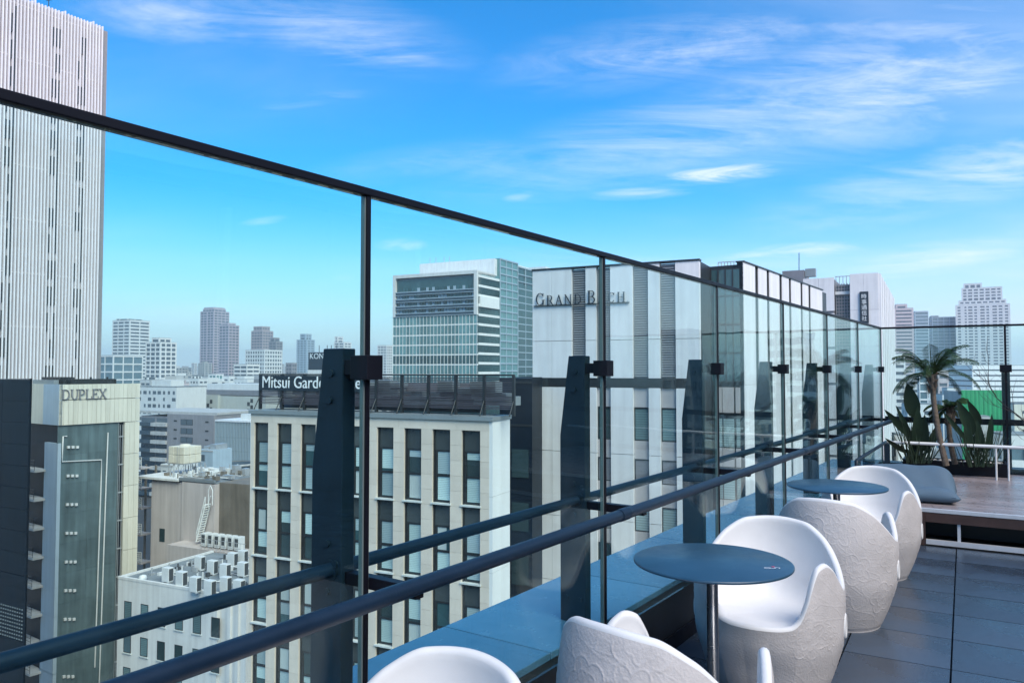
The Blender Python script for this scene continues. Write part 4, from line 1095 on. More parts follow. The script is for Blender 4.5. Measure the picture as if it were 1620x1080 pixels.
MB().box(xs0 - .02, Mi.f(575, 620, yq)[0], yq - .045, yq - .022, Mi.f(420, 617, yq)[1], zs1 + .02).build('sign_board', MB_['signdark'], rm)
me, x0, x1, yb0, yb1 = text_mesh('Mitsui Garden Hotel', 1.0, MB_['sign'])
tx0, tz0 = Mi.f(414, 613.5, yq - .06); tx1, _ = Mi.f(573, 617, yq - .06); sc = (tx1 - tx0) / (x1 - x0)
o = put('letters', me, rm, loc=(tx0, yq - .06, tz0 + .02)); o.rotation_euler = (math.pi / 2, 0, 0); o.scale = (sc, sc * 1.12, .4)

# ---------- dark block between the hotel and the white one
Dk = Bld(842, 46, -25.8, 'dark_infill_block', 'narrow dark block between the cream hotel and the white panelled hotel')
x0 = Dk.f(790, 700)[0]; zt = Dk.f(842, 598)[1]
vd = Vector((Dk.o.x, Dk.o.y, 0)).normalized(); vx, vy = vd.dot(Dk.ex), vd.dot(Dk.ey)
MB().prism([(x0, .02), (-.02, .02), (-.03 + 11.5 * vx / vy, 11.5), (x0, 11.5)], 0, zt).build('wall', MB_['navy'], Dk.root)
b = MB()
for k in range(14): b.box(x0, -.02, -.02, .018, zt - .2 - k * 2.6 - .12, zt - .2 - k * 2.6)
b.build('floor_line', MB_['winframe'], Dk.root)
for k in range(6):
    z = zt - 6 - k * 3.2; put('window', MB().box(-1.35, -.25, -.03, .01, z, z + 1.7).mesh('window'), Dk.root).data.materials.append(MB_['pane'])

# ---------- white panelled hotel
GA = -26.6
Gb = Bld(1107, 48, GA, 'white_panel_hotel', 'white panelled hotel with grey louvre strips and thin dark serif letters')
rg = Gb.root; xl = Gb.f(842.5, 500)[0]; zt = Gb.f(1107, 412)[1]; zband1 = Gb.f(1000, 598)[1]; zband0 = Gb.f(1000, 613)[1]
strips = [(904.6, 926.8), (943.5, 966), (1001.3, 1026), (1044.3, 1069.5)]
SX = [(Gb.f(a, 600)[0], Gb.f(c, 600)[0]) for a, c in strips]
MB().box(xl + .02, -.02, .42, 14, 0, zt - .1).build('core', MB_['winframe'], rg)
ed = [xl] + [v for s_ in SX for v in s_] + [0.0]
j1 = Gb.f(1000, 537)[1]; j2 = Gb.f(1000, 480)[1]
rowsz = [(j1 + .015, zt), (zband1, j1 - .015)]
zz_ = zband0
while zz_ > 2: rowsz.append((max(0, zz_ - 4.35), zz_ - .015)); zz_ -= 4.37
for i in range(5):
    a, c = ed[2 * i], ed[2 * i + 1]; n = 2 if c - a > 2.0 else 1
    for k in range(n):
        xa, xb = a + (c - a) * k / n, a + (c - a) * (k + 1) / n
        for z0, z1 in rowsz: panel(xa + (.008 if k else 0), xb - (.008 if k < n - 1 else 0), z0, z1, 0, .40, 'gbwhite', 'facade_panel', rg)
MB().box(xl, 0, .05, .41, zband0 + .005, zband1 - .005).build('dark_band', MB_['winframe'], rg)
MB().box(xl - .05, .05, -.05, .5, zt + .002, zt + .12).build('coping', MB_['winframe'], rg)
wrow = [(645, 697), (727, 764), (801, 841), (865, 905), (930, 970), (1000, 1040), (1070, 1100)]
for si, (a, c) in enumerate(SX):
    b = MB(); n = 46
    for k in range(n):
        z = zband1 + .1 + (zt - zband1 - .15) * k / n; b.box(a + .04, c - .04, .16, .30, z, z + (zt - zband1) / n * .55)
    b.build('louvre', MB_['gblouvre'], rg, kind='stuff'); MB().box(a + .01, c - .01, .31, .40, zband1, zt - .05).build('louvre_backing', MB_['gbgrey'], rg)
    last = zband0
    for wi, (pa_, pb_) in enumerate(wrow):
        z1, z0 = Gb.f(1013, pa_)[1], Gb.f(1013, pb_)[1]
        panel(a + .02, c - .02, z1 + .03, last - .02, .20, .40, 'gbpink', 'spandrel', rg); last = z0
        o = MB().box(a + .02, c - .02, .2, .26, z1 - .06, z1 + .02).box(a + .02, c - .02, .2, .26, z0 - .02, z0 + .06).box(a + .02, a + .08, .2, .26, z0 + .061, z1 - .061).box(c - .08, c - .02, .2, .26, z0 + .061, z1 - .061).build('window', MB_['winframe'], rg)
        put('pane', MB().box(a + .081, c - .081, .23, .25, z0 + .062, z1 - .062).mesh('pane'), o).data.materials.append(MB_[('blind2', 'gbgrey', 'blind')[wi % 3] if si != 1 else ('pane', 'gbgrey', 'gbgrey')[wi % 3]])
    panel(a + .02, c - .02, 0, last - .02, .20, .40, 'gbpink', 'spandrel', rg)
# serif letters over a thin ledge
lx0, lz0 = Gb.f(848.5, 484.5); lx1, lz1 = Gb.f(993.5, 477); sm = .78
string = [('G', 1), ('R', sm), ('A', sm), ('N', sm), ('D', sm), (' ', .35), ('B', 1), ('A', sm), ('C', sm), ('H', sm)]
gap = .22; hL = Gb.f(855, 463)[1] - Gb.f(855, 482.5)[1]
tot = sum((GLY[c][0] * s_ + gap) if c != ' ' else s_ for c, s_ in string); ww = (lx1 - lx0) / tot; cur = lx0; zbase = lz0 + .08
MB().box(lx0 - .15, lx1 + .1, -.14, -.004, zbase - .09, zbase - .045).build('sign_ledge', MB_['winframe'], rg)
for c, s_ in string:
    if c == ' ': cur += ww * s_; continue
    mb, adv = glyph(c, ww * s_, hL * s_, .06); mb.build('letter', MB_['signdark'], rg, loc=(cur, -.09, zbase - .04)); cur += adv + gap * ww
b = MB()
for k in range(20): b.box(lx0 + (lx1 - lx0) * k / 19 - .012, lx0 + (lx1 - lx0) * k / 19 + .012, -.088, -.003, zbase + .02, zbase + .05)
b.build('sign_pins', MB_['coping'], rg, kind='stuff')
# white flank return and recess bay
ry = 3.0; xr1 = Gb.f(1170, 560, ry)[0]; zt_r = Gb.f(1130, 425, ry)[1]
MB().box(-.019, xr1, ry + .35, 12, 0, zt_r).build('recess_core', MB_['winframe'], rg)
MB().box(-.018, .0, .43, ry + .3, 0, zt).build('flank', MB_['winframe'], rg)
xs_ = np.linspace(.02, xr1, 5)
z = zt_r
rows_r = [Gb.f(1130, p, ry)[1] for p in (427, 470, 515, 560, 606)]
for i in range(4):
    for r in range(4):
        o = MB().box(xs_[i], xs_[i] + .07, ry + .2, ry + .34, rows_r[r + 1] + .05, rows_r[r]).box(xs_[i] + .07, xs_[i + 1] - .01, ry + .2, ry + .34, rows_r[r + 1] + .05, rows_r[r + 1] + .14).build('window', MB_['winframe'], rg)
        MB().box(xs_[i] + .071, xs_[i + 1] - .011, ry + .26, ry + .30, rows_r[r + 1] + .141, rows_r[r]).build('pane', MB_['tealdk'], o)
lows = [(612, 653), (660, 708), (708, 738), (745, 790), (790, 825), (832, 880), (880, 915), (920, 965)]
for k, (pa_, pb_) in enumerate(lows):
    z1, z0 = Gb.f(1140, pa_, ry)[1], Gb.f(1140, pb_, ry)[1]
    for i, (a, c) in enumerate(((.25, .38), (.40, .78), (.84, .98))):
        A_, C_ = .0 + xr1 * a, xr1 * c
        if k % 2 == 0: panel(A_, C_, z0 + .02, z1 - .02, ry + .1, ry + .34, 'gbpink', 'spandrel', rg)
        else:
            o = MB().box(A_, C_, ry + .22, ry + .34, z0, z0 + .06).box(A_, C_, ry + .22, ry + .34, z1 - .06, z1).build('window', MB_['winframe'], rg)
            MB().box(A_ + .02, C_ - .02, ry + .24, ry + .33, z0 + .061, z1 - .061).build('pane', MB_['blind'], o)
b = MB()
for q in np.linspace(.1, xr1 - .1, 9): b.tube([(q, ry + 2.5, zt_r), (q, ry + 2.5, zt_r + .75)], .03, 4)
b.tube([(.1, ry + 2.5, zt_r + .75), (xr1, ry + 2.5, zt_r + .75)], .03, 4); b.build('roof_railing', MB_['galv'], rg)
# right wing, receding along the street
Wg = Bld(1177.5, 50, -34.9, 'white_panel_hotel_wing', 'white wing with dark vertical slots receding to the right of the white panelled hotel')
rw = Wg.root; _, zt = Wg.s(1177.6, 415); yend = Wg.s(1292, 455)[0]; xcap = Wg.f(1166.5, 500)[0]
MB().box(xcap - 2, -.10, .3, yend + 4, 0, zt - .1).build('core', MB_['winframe'], rw)
MB().box(xcap, -.01, 0, .29, 0, zt - .02).build('end_cap', MB_['navy'], rw)
pe = [1150 + v / 6 for v in (165, 270, 300, 380, 405, 500, 525, 590, 612, 700, 720, 775, 795, 905)]
wz = []
z = zt
for h in (1.9, 2.6, 3.6, 3.6, 3.6, 3.6, 3.6, 3.6, 3.6, 3.6, 3.6, 3.6, 3.6, 3.6): wz.append((z - h + .015, z)); z -= h
for k in range(0, 14, 2):
    ya, yb = Wg.s(pe[k], 470)[0], Wg.s(pe[k + 1], 470)[0]
    if k == 0: ya = 0.0
    for z0, z1 in wz: panel(-.05, 0, max(0, z0), z1, ya, yb, 'gbwhite', 'facade_panel', rw)
    if k < 12:
        yc = Wg.s(pe[k + 2], 470)[0]
        for r in range(3, 12):
            o = MB().box(-.098, -.06, yb + .02, yc - .02, wz[r][0] + .9, wz[r][0] + 1.0).build('window', MB_['winframe'], rw)
            MB().box(-.098, -.075, yb + .02, yc - .02, wz[r][0] + 1.01, wz[r][1] - .3).build('pane', MB_[('pane', 'blind2')[(r + k // 2) % 2]], o)
MB().box(-.5, .06, -.02, yend + 2.2, zt + .002, zt + .09).build('coping', MB_['winframe'], rw)

# ---------- glass block with balconies behind the hotel sign
Gl = Bld(755, 260, -27, 'glass_block', 'glass curtain wall block with four balcony storeys, behind the cream hotel roof')
rl = Gl.root; xl = Gl.f(622, 520)[0]; zt = Gl.f(755, 427)[1]; zc = Gl.f(755, 497)[1]; ysd = Gl.s(842, 520)[0]
MB().box(xl, 0, .6, ysd, 0, zt - 2).build('core', MB_['tealdk'], rl)
MB().box(xl, 0, -.4, ysd * .3, zt - 1.2, zt).box(-1.2, 0, -.4, 3, zc, zt - 1.21).box(xl, xl + 1.2, -.4, 3, zc, zt - 1.21).build('frame', MB_['ltgrey'], rl)
xb0, xb1 = xl + 1.25, -1.25
hrow = (zt - 1.3 - zc) / 5
MB().box(xb0, xb1, 1.2, 1.6, zt - 1.3 - 1.4 * hrow, zt - 1.3).build('loggia_back', MB_['bluet'], rl)
for k in range(4):
    z = zc + k * hrow * .92
    bo = MB().box(xb0, xb1, -.3, 1.5, z + .1, z + 1.2).build('balcony', MB_['slate'], rl)
    MB().box(xb0, xb1, -.45, -.301, z + 1.0, z + 1.3).box(xb0, xb1, -.45, -.301, z + .02, z + .2).build('balcony_rail', MB_['bluet'], bo)
    b = MB(); rng = random.Random(k)
    for i in range(26):
        a = xb0 + (xb1 - xb0) * i / 26; b.m = 0 if rng.random() < .72 else 1
        b.box(a + .1, a + (xb1 - xb0) / 26 - .1, .42, .59, z + 1.36, z + hrow * .92 + .05)
    b.build('window', [MB_['tealdk'], MB_['bluet']], bo)
fz = (zc - Gl.f(755, 587)[1]) / 5.6
for r in range(9):
    z1 = zc - r * fz
    b = MB()
    for i in range(24):
        a = xl + (0 - xl) * i / 24; b.box(a + .06, a - xl / 24 - .06, .0, .2, z1 - fz + .5, z1 - .08)
    b.build('window_row', [MB_['tealgl'] if r != 4 else MB_['tealdk']], rl)
    MB().box(xl, .05, -.1, .55, z1 - .07, z1 + .42).build('floor_slab', MB_['creamw'], rl)
b = MB()
for i in range(25): b.box(xl - xl * i / 24 - .07, xl - xl * i / 24 + .07, -.25, -.101, zc - 9 * fz, zc)
b.build('mullions', MB_['creamw'], rl, kind='stuff')
# flank: banded part, then glass stair tower
yA = Gl.s(790, 520)[0]; yB = Gl.s(818, 520)[0]
b = MB()
for r in range(14):
    z1 = zt - 1.5 - r * fz * .96; MB().box(-.3, .15, .7, yA, z1 - .85, z1).build('flank_band', MB_['creamw'], rl)
MB().box(-.2, .0, .65, yA, 0, zt - .5).build('flank_glass', MB_['tealgl'], rl)
MB().box(-.1, .6, 1.5, yA - 1, zt - 12.5, zt - 8.8).build('flank_panel', MB_['creamw'], rl)
b = MB(); zt3 = Gl.s(800, 411)[1]
MB().box(-10, .2, yA + .05, yB, 0, zt3).build('stair_glass', MB_['tealgl'], rl)
MB().box(-10, -.3, yB + .05, ysd + 8, 0, zt3 - 1).build('stair_core', MB_['tealdk'], rl)
for r in range(26): b.box(.19, .45, yA, yB, zt3 - r * 2.7 - .5, zt3 - r * 2.7).box(-.3, .1, yB + .06, ysd + 8, zt3 - 1.2 - r * 2.7 - .35, zt3 - 1.2 - r * 2.7)
for y in np.linspace(yA, yB, 4): b.box(.2, .5, y - .15, y + .15, 0, zt3)
for y in np.linspace(yB, ysd + 8, 4): b.box(-.28, .16, y + .08, y + .38, 0, zt3 - 1)
b.build('glazing_bars', MB_['bluet'], rl, kind='stuff')
rz = Gl.f(700, 415, 14)[1]; MB().box(Gl.f(664, 420, 14)[0], -1, 14, ysd - 1, zt - 2, rz).box(-7, 2, ysd + 8.1, ysd + 16, zt - 4, rz + 1.5).build('roof_block', MB_['gbwhite'], rl)
b = MB()
for q in (.12, .2, .31, .38): x = Gl.f(664, 420, 14)[0] * (1 - q); b.tube([(x, 15, rz), (x, 15, rz + 2.2)], .12, 4)
b.build('roof_masts', MB_['galv'], rl)

# ---------- white news agency block with a vertical sign
Js = Bld(1391.7, 95, -29, 'white_sign_block', 'white block with a dark vertical sign in white characters')
rj = Js.root; zt = Js.f(1391.7, 431)[1]; xa = Js.f(1345, 480)[0]; xb = Js.f(1320, 480)[0]; xc = Js.f(1271, 480)[0]; ysd = Js.s(1412.5, 520)[0]
pj = [zt, Js.f(1370, 490)[1]]
while pj[-1] > 4: pj.append(pj[-1] - 4.6)
MB().box(xa + .1, -.1, .2, ysd - .1, 0, zt - .2).box(xc + .1, xb - .1, .2, 12, 0, zt - .4).build('core', MB_['gbgrey'], rj)
for z1, z0 in zip(pj, pj[1:]):
    for a, c in ((xa, xa * .52), (xa * .515, 0)): panel(a, c, z0 + .03, z1, 0, .19, 'gbwhite', 'facade_panel', rj)
    for a, c in ((xc, (xc + xb) / 2), ((xc + xb) / 2 + .03, xb)): panel(a, c, z0 + .03, z1 - .3, 0, .19, 'gbwhite', 'facade_panel', rj)
zg = Js.f(1330, 441)[1]
MB().box(xb + .02, xa - .02, 1.5, 10, 0, zg - .6).build('link', MB_['bluegl'], rj)
b = MB()
for k in range(60):
    z = zg - .7 - k * .42
    if z > 0: b.box(xb + .05, xa - .05, 1.2, 1.45, z - .14, z)
for q in np.linspace(xb + .1, xa - .1, 6): b.box(q - .06, q + .06, 1.1, 1.19, 0, zg - .5)
b.build('louvre', MB_['gblouvre'], rj, kind='stuff')
zb_ = Js.f(1330, 463)[1]; MB().box(xb + .02, xa - .02, .9, 1.09, zb_ - .15, zb_ + .25).build('link_beam', MB_['creamw'], rj)
b = MB()
for q in np.linspace(xb + .1, xa - .1, 5): b.box(q - .04, q + .04, 1.3, 1.4, zg - .6, zg + .5)
b.box(xb, xa, 1.3, 1.4, zg + .4, zg + .5); b.build('roof_railing', MB_['galv'], rj)
# flank fins
b = MB(); MB().box(-.09, -.02, .25, ysd - .1, 0, zt - .3).build('flank_glass', MB_['bluegl'], rj)
for k in range(9):
    y = .1 + (ysd - .6) * k / 8; MB().box(-.01, .25, y, y + ysd / 9 * .62, 0, zt - .1).build('flank_pier', MB_['gbwhite'], rj)
sx0, sz1 = Js.f(1360, 461.5, -.1); sx1, sz0 = Js.f(1374.6, 511, -.1)
sb = MB().box(sx0, sx1, -.22, -.02, sz0, sz1).build('sign_board', MB_['signdark'], rj)
for k, c in enumerate('時事通信社'):
    me, a, c_, e, f_ = text_mesh(c, 1.0, MB_['sign'], 'letter'); hh = (sz1 - sz0 - .5) / 5; s_ = hh * .86 / max(.1, f_ - e)
    o = put('letter', me, sb, loc=((sx0 + sx1) / 2 - s_ * (a + c_) / 2, -.235, sz1 - .25 - (k + .5) * hh - s_ * (e + f_) / 2)); o.rotation_euler = (math.pi / 2, 0, 0); o.scale = (s_, s_, .3)
mx0, mz0 = Js.f(1252, 447, 6); mx1, mz1 = Js.f(1284, 425, 6)
rp_ = MB().box(mx0 - 1.2, mx1 - 1, 6, 11, zt - 1.4, mz1 - .1).box(mx0 + .5, mx1 + .5, 7, 10, 0, zt - 1.41).build('roof_plant', MB_['gbgrey'], rj)
MB().tube([(Js.f(1264, 425, 8)[0], 8, mz1 - .2), (Js.f(1264, 395, 8)[0], 8, mz1 + 2.6)], .06, 5).build('mast', MB_['slate'], rj)
b = MB()
for px in (1276, 1280, 1284, 1288): x = Js.f(px, 428, 6.5)[0]; b.box(x - .2, x + .15, 6.5, 7.5, mz1 - 1.0, mz1 + .1)
b.build('roof_units', MB_['coping'], rj)

# ---------- generic blocks: dark core, floor bands and piers as geometry
def block(px0, px1, ptop, Y, label, wall='white', fh=3.4, pier=3.5, deg=-26, depth=None, band=.5, pw=.25, gl='winfar', name='apartment_tower', steps=(), roof='roofgrey', cat='building', solid=None, gap=None):
    # the outline px0..px1 takes in the flank in view as well as the front
    th = R(-deg) - math.atan(((px0 + px1) / 2 - CX) / F)
    sh = math.cos(th) / (math.cos(th) + .9 * abs(math.sin(th))); tot = px1 - px0
    pa, pb = (px0, px0 + tot * sh) if th > 0 else (px1 - tot * sh, px1)
    B = Bld(pb, Y, deg, name, label, cat); xl = B.f(pa, 560)[0]; zt = B.f(pb, ptop)[1]; W = -xl; dpt = W * .9
    lvl = [(xl, 0, 0, dpt, 0, zt)]
    for (a, c, pt) in steps:                         # smaller storeys on top
        zz = B.f((px0 + px1) / 2, pt)[1]; lvl.append((xl + W * a, xl + W * c, dpt * .1, dpt * .85, lvl[-1][5] + .01, zz))
    for i, (a, c, ya, yb, z0, z1) in enumerate(lvl):
        nm = 'wall' if i == 0 else 'upper_wall'
        MB().box(a + .3, c - .3, ya + .3, yb - .3, z0, z1 - .1).build('window_band' if i == 0 else 'upper_windows', MB_[gl], B.root)
        b = MB(); n = max(1, int((z1 - max(z0, 0)) / fh))
        for k in range(n + 1):
            z = z1 - k * fh; hh = fh * band
            if z - hh < z0 - .01: break
            b.box(a, c, ya, yb, z - hh, z)
        nx = max(1, int((c - a) / pier)); ny = max(1, int((yb - ya) / pier))
        e = .04
        for k in range(nx + 1):
            x = a + (c - a) * k / nx; x = min(max(x, a + pw), c - pw); b.box(x - pw, x + pw, ya - e, ya + .25, z0, z1 - .02)
        for k in range(ny + 1):
            y = ya + (yb - ya) * k / ny; y = min(max(y, ya + pw), yb - pw)
            for sx in (a, c): b.box(sx - (.25 if sx == c else e), sx + (e if sx == c else .25), y - pw, y + pw, z0, z1 - .02)
        if solid and i == 0:
            for (f0, f1) in solid: b.box(a + (c - a) * f0, a + (c - a) * f1, ya - .08, ya + .3, z0, z1 - .01)
        b.build(nm, MB_[wall], B.root)
        MB().box(a + .1, c - .1, ya + .1, yb - .1, z1 + .001, z1 + .25).build('roof' if i == 0 else 'upper_roof', MB_[roof], B.root)
    return B, xl, zt, dpt
# distant towers, left
B, xl, zt, dp_ = block(177, 236.5, 506, 800, 'white banded apartment tower, left one of the pair beyond the slim block', 'white', 3.6, 9, -26, None, .5, .6, steps=((.08, .3, 503.5), (.3, .75, 504.5)))
block(230, 279.5, 541, 600, 'grey blue gridded tower, lower right one of the pair beyond the slim block', 'ltgrey', 3.5, 4.5, -26, None, .35, .55, steps=((.3, .8, 534),))
block(140, 227, 562, 500, 'wide low glass office with white grid in front of the banded tower', 'white', 5.2, 7, -26, 20, .18, .35, 'bluegl', 'office_block')
B, xl, zt, dp_ = block(316, 362, 492, 1100, 'tall mauve tower with chamfered dark top on the skyline', 'purple', 3.9, 6.0, -30, None, .42, .5, steps=((.06, .92, 487.5), (.14, .84, 485.5)), solid=((.0, .06), (.46, .54), (.94, 1.0)))
block(346, 378, 514, 1000, 'shorter mauve tower standing in front of the tallest skyline tower', 'purple', 3.9, 5.0, -30, None, .42, .5, steps=((.2, .8, 510.5),))
block(397, 432, 523, 1000, 'brown grey tower rising behind white stepped offices', 'brownt', 3.8, 4.5, -28, None, .45, .6, steps=((.1, .85, 516),))
block(425, 447, 540, 900, 'slim grey tower at the right shoulder of the brown grey tower', 'aptgrey', 3.5, 4, -28, None, .45, .5, steps=((.1, .7, 534),))
block(388, 447, 553, 700, 'white office with punched window grid below the brown grey tower', 'white', 3.6, 3.0, -28, 20, .40, .55, 'winfar', 'office_block')
block(370, 411, 576, 640, 'low pale office in front of the punched white office', 'ltgrey', 3.4, 6.0, -28, 20, .5, .3, 'winfar', 'office_block')
block(469, 498, 537, 1300, 'pale slab tower alone between the white office and the steel post', 'bluet', 4.0, 7, -26, None, .5, 1.2, steps=((.25, .8, 528),))
block(528, 556, 541, 1200, 'faint tower partly hidden by the head of the thick steel post', 'ltgrey', 4.0, 7, -26, None, .5, 1.0, steps=((.0, .3, 532),))
block(597, 621, 546, 1000, 'pale tower just left of the glass block', 'ltgrey', 3.6, 4, -26, None, .45, .6)
block(222, 258, 601, 470, 'pale block with flat roof just right of the slim block top', 'mid1', 3.2, 3.4, -26, 1, .6, .5, steps=((.2, .6, 597),))
block(262, 300, 606, 430, 'low rose roofed block below the gridded tower', 'pinkish', 3.1, 3.0, -26, 1, .62, .5, steps=((.5, .9, 602),))
block(300, 330, 599, 520, 'small white block at the foot of the mauve tower', 'white', 3.1, 2.8, -26, 1, .6, .5, steps=((.1, .5, 595),))
block(331, 353, 592, 560, 'small teal glazed block at the foot of the mauve tower', 'white', 3.4, 2.6, -26, 1, .28, .3, 'tealgl')
block(353, 372, 595, 540, 'plain white block beside the small teal glazed one', 'white', 3.2, 3.2, -26, 1, .66, .7)
block(370, 412, 600, 480, 'stepped white block with tiny windows left of the dark sign board', 'white', 3.0, 2.6, -26, 1, .64, .6, steps=((.15, .7, 595),))
block(452, 470, 574, 700, 'small grey block behind the white lettered sign board', 'aptgrey', 3.3, 3, -26, 1, .5, .4)
block(303, 312, 574, 1500, 'tiny far tower at the foot of the mauve skyline tower', 'ltgrey', 4, 6, -26)
# amusement company sign
Ks = Bld(530, 420, -26, 'roof_sign_block', 'dark block with white capitals peeping out left of the steel post'); xl = Ks.f(487, 570)[0]; zt = Ks.f(500, 557)[1]; z0 = Ks.f(500, 585)[1]
MB().box(xl, 0, 0, 14, 0, z0).build('wall', MB_['ltgrey'], Ks.root)
MB().box(xl, 0, .5, 12, z0 + .01, zt).build('sign_board', MB_['signdark'], Ks.root)
me, a, c, e, f_ = text_mesh('KONAMI', 1.0, MB_['sign']); xx0, zz0 = Ks.f(489.5, 567.5, .4); s_ = (Ks.f(528, 567, .4)[0] - xx0) / (c - a)
o = put('letters', me, Ks.root, loc=(xx0, .45, zz0)); o.rotation_euler = (math.pi / 2, 0, 0); o.scale = (s_, s_, .5)
b = MB()
for q in (.15, .35, .5, .8): b.tube([(xl * q, 5, zt), (xl * q, 5, zt + 4)], .25, 4)
b.build('roof_masts', MB_['slate'], Ks.root)

# mid distance, left
Ap = Bld(340, 250, -25, 'grey_apartment_block', 'mauve grey apartment block with tiers of balconies below the large beige block'); ra = Ap.root
xl = Ap.f(216, 700)[0]; xm = Ap.f(264, 700)[0]; zt = Ap.f(340, 657)[1]
MB().box(xm, 0, 0, 22, 0, zt).box(xl, xm - .02, 1.8, 22, 0, zt - 1).build('wall', MB_['aptgrey'], ra)
MB().box(xl - .5, .2, 1.0, 22, zt + .01, zt + .8).build('roof', MB_['concrete'], ra)
fp = 2.95
xw0, xw1 = Ap.f(285.5, 700)[0], Ap.f(304.5, 700)[0]; zw = Ap.f(295, 663)[1]
for k in range(10):
    z = zw - k * fp
    o = MB().box(xw0, xw1, -.06, .02, z - 1.9, z).build('window', MB_['winframe'], ra)
    for j in range(2): MB().box(xw0 + .15 + j * (xw1 - xw0) / 2, xw0 + (j + 1) * (xw1 - xw0) / 2 - .15, -.09, -.061, z - 1.8, z - .1).build('pane', MB_['winfar'], o)
    for px in (277, 327): x = Ap.f(px, 700)[0]; MB().box(x - .7, x + .7, -.08, .02, z - .9, z - .4).build('vent_window', MB_['slit'], ra)
    for (a, c) in ((xl, (xl + xm) / 2 - .2), ((xl + xm) / 2 + .0, xm - .03)):
        bo = MB().box(a, c, -.6, 1.79, z - 2.75, z - 1.55).build('balcony', MB_['concrete' if a > xl + 1 else 'slate'], ra)
        MB().box(a + .4, c - .4, 1.6, 1.79, z - 1.54, z - .1).build('balcony_window', MB_['winfar'], bo)
Bg = Bld(418, 330, -25, 'beige_block', 'large grey beige block with scattered square dark windows'); rb = Bg.root
xl = Bg.f(283, 660)[0]; zt = Bg.f(400, 626)[1]; xs = Bg.f(344, 660)[0]
MB().box(xl, xs, 0, 30, 0, zt).box(xs + .02, 0, 1.2, 30, 0, zt - .3).build('wall', MB_['beige'], rb)
MB().box(xl + 2, -1, 1.5, 28, zt + .02, zt + 2.3).build('roof_screen', MB_['gbgrey'], rb)
MB().box(xl + 13, -6, 4, 20, zt + 2.31, zt + 5).build('roof_block', MB_['white'], rb)
for (px, pys) in ((291.5, (634, 645, 655)), (287, (639, 650)), (334, (635, 647)), (329, (641, 651)), (395, (634, 644)), (390, (639, 650))):
    for py in pys:
        x, z = Bg.f(px, py); y = 0 if px < 344 else 1.2
        MB().box(x - .75, x + .75, y - .06, y + .02, z - .85, z + .85).build('window', MB_['slit'], rb)
Wa = Bld(280, 320, -25, 'white_apartment_block', 'small white apartment block with dark square windows right of the capitals'); rw_ = Wa.root
xl = Wa.f(218, 640)[0]; zt = Wa.f(280, 613)[1]
MB().box(xl, 0, 0, 16, 0, zt).build('wall', MB_['white'], rw_); MB().box(xl + .3, -.3, .3, 16, zt + .01, zt + .5).build('roof', MB_['roofgrey'], rw_)
MB().box(xl * .75, xl * .25, 2, 9, zt + .51, zt + 3).build('roof_house', MB_['white'], rw_)
rng = random.Random(8)
for k in range(5):
    for j in range(8):
        if rng.random() < .72:
            x = xl + (j + .5) * -xl / 8; z = zt - 2 - k * 2.8; hw = rng.choice((.5, .6, 1.0)); MB().box(x - hw, x + hw, -.06, .02, z - .9, z + .5).build('window', MB_['winfar'], rw_)
Bs = Bld(398, 220, -25, 'finned_glass_block', 'blue grey block with close vertical fins left of the cream hotel'); rs = Bs.root
xl = Bs.f(341, 700)[0]; zt = Bs.f(390, 668)[1]
MB().box(xl + .3, 0, .3, 20, 0, zt - .2).build('glazing', MB_['bluegl'], rs)
b = MB()
for k in range(24): x = xl + k * -xl / 23; b.box(x - .08, x + .08, -.25, .29, 0, zt)
b.build('fins', MB_['bluet'], rs, kind='stuff'); b = MB()
for k in range(7): b.box(xl, 0, .1, .31, zt - .5 - k * 3.9 - .35, zt - .5 - k * 3.9)
b.build('floor_band', MB_['slate'], rs); MB().box(xl - .1, .1, -.3, 20, zt + .01, zt + .5).build('roof', MB_['gbwhite'], rs)
MB().box(xl * .5, -1, 3, 15, zt + .51, zt + 2.2).build('roof_house', MB_['white'], rs)
rtk = at_y(374, 757, 180); rtk.z = GZ
rd = thing('round_tower', 'round dark blue drum with pale rim between the fins and the cream tank', 'building', rtk)
zt = at_y(374, 733, 180).z - GZ
MB().lathe([(4.3, 0), (4.3, zt - .8), (4.45, zt - .75), (4.45, zt), (3.9, zt + .02), (3.9, zt - .8), (0, zt - .7)], 40).build('wall', MB_['slate'], rd)
MB().lathe([(4.5, zt - .3), (4.6, zt - .25), (4.6, zt + .15), (4.5, zt + .2)], 40).lathe([(4.42, zt - 3.6), (4.5, zt - 3.55), (4.5, zt - 3.3), (4.42, zt - 3.25)], 40).build('rim', MB_['concrete'], rd)
b = MB()
for k in range(12): a = k * math.pi / 6; b.tube([(4.4 * math.cos(a), 4.4 * math.sin(a), 0), (4.4 * math.cos(a), 4.4 * math.sin(a), zt)], .1, 5)
b.build('ribs', MB_['slate'], rd)
for (px0, px1, pt, Y, lb) in ((314, 339, 712, 150, 'small pale blue rooftop block with equipment beside the cream tank'), (255, 276, 735, 120, 'plain white box building left of the cream tank')):
    B = Bld(px1, Y, -25, 'small_block', lb); xl = B.f(px0, 700)[0]; zt = B.f(px1, pt)[1]
    MB().box(xl, 0, 0, 5, 0, zt).build('wall', MB_['dupblue' if Y == 150 else 'white'], B.root)
    MB().box(xl * .45, -.3, 1, 4, zt + .01, zt + 1.0).box(xl * .9, xl * .6, 1, 3, zt + .01, zt + .6).build('roof_units', MB_['galv'], B.root)
    MB().box(xl - .05, .05, -.06, -.002, zt - .35, zt - .1).build('cornice', MB_['concrete'], B.root)
    for k in range(3): MB().box(xl * .8, xl * .55, -.05, .02, zt - 2.2 - k * 3, zt - 1.0 - k * 3).build('window', MB_['winfar'], B.root)

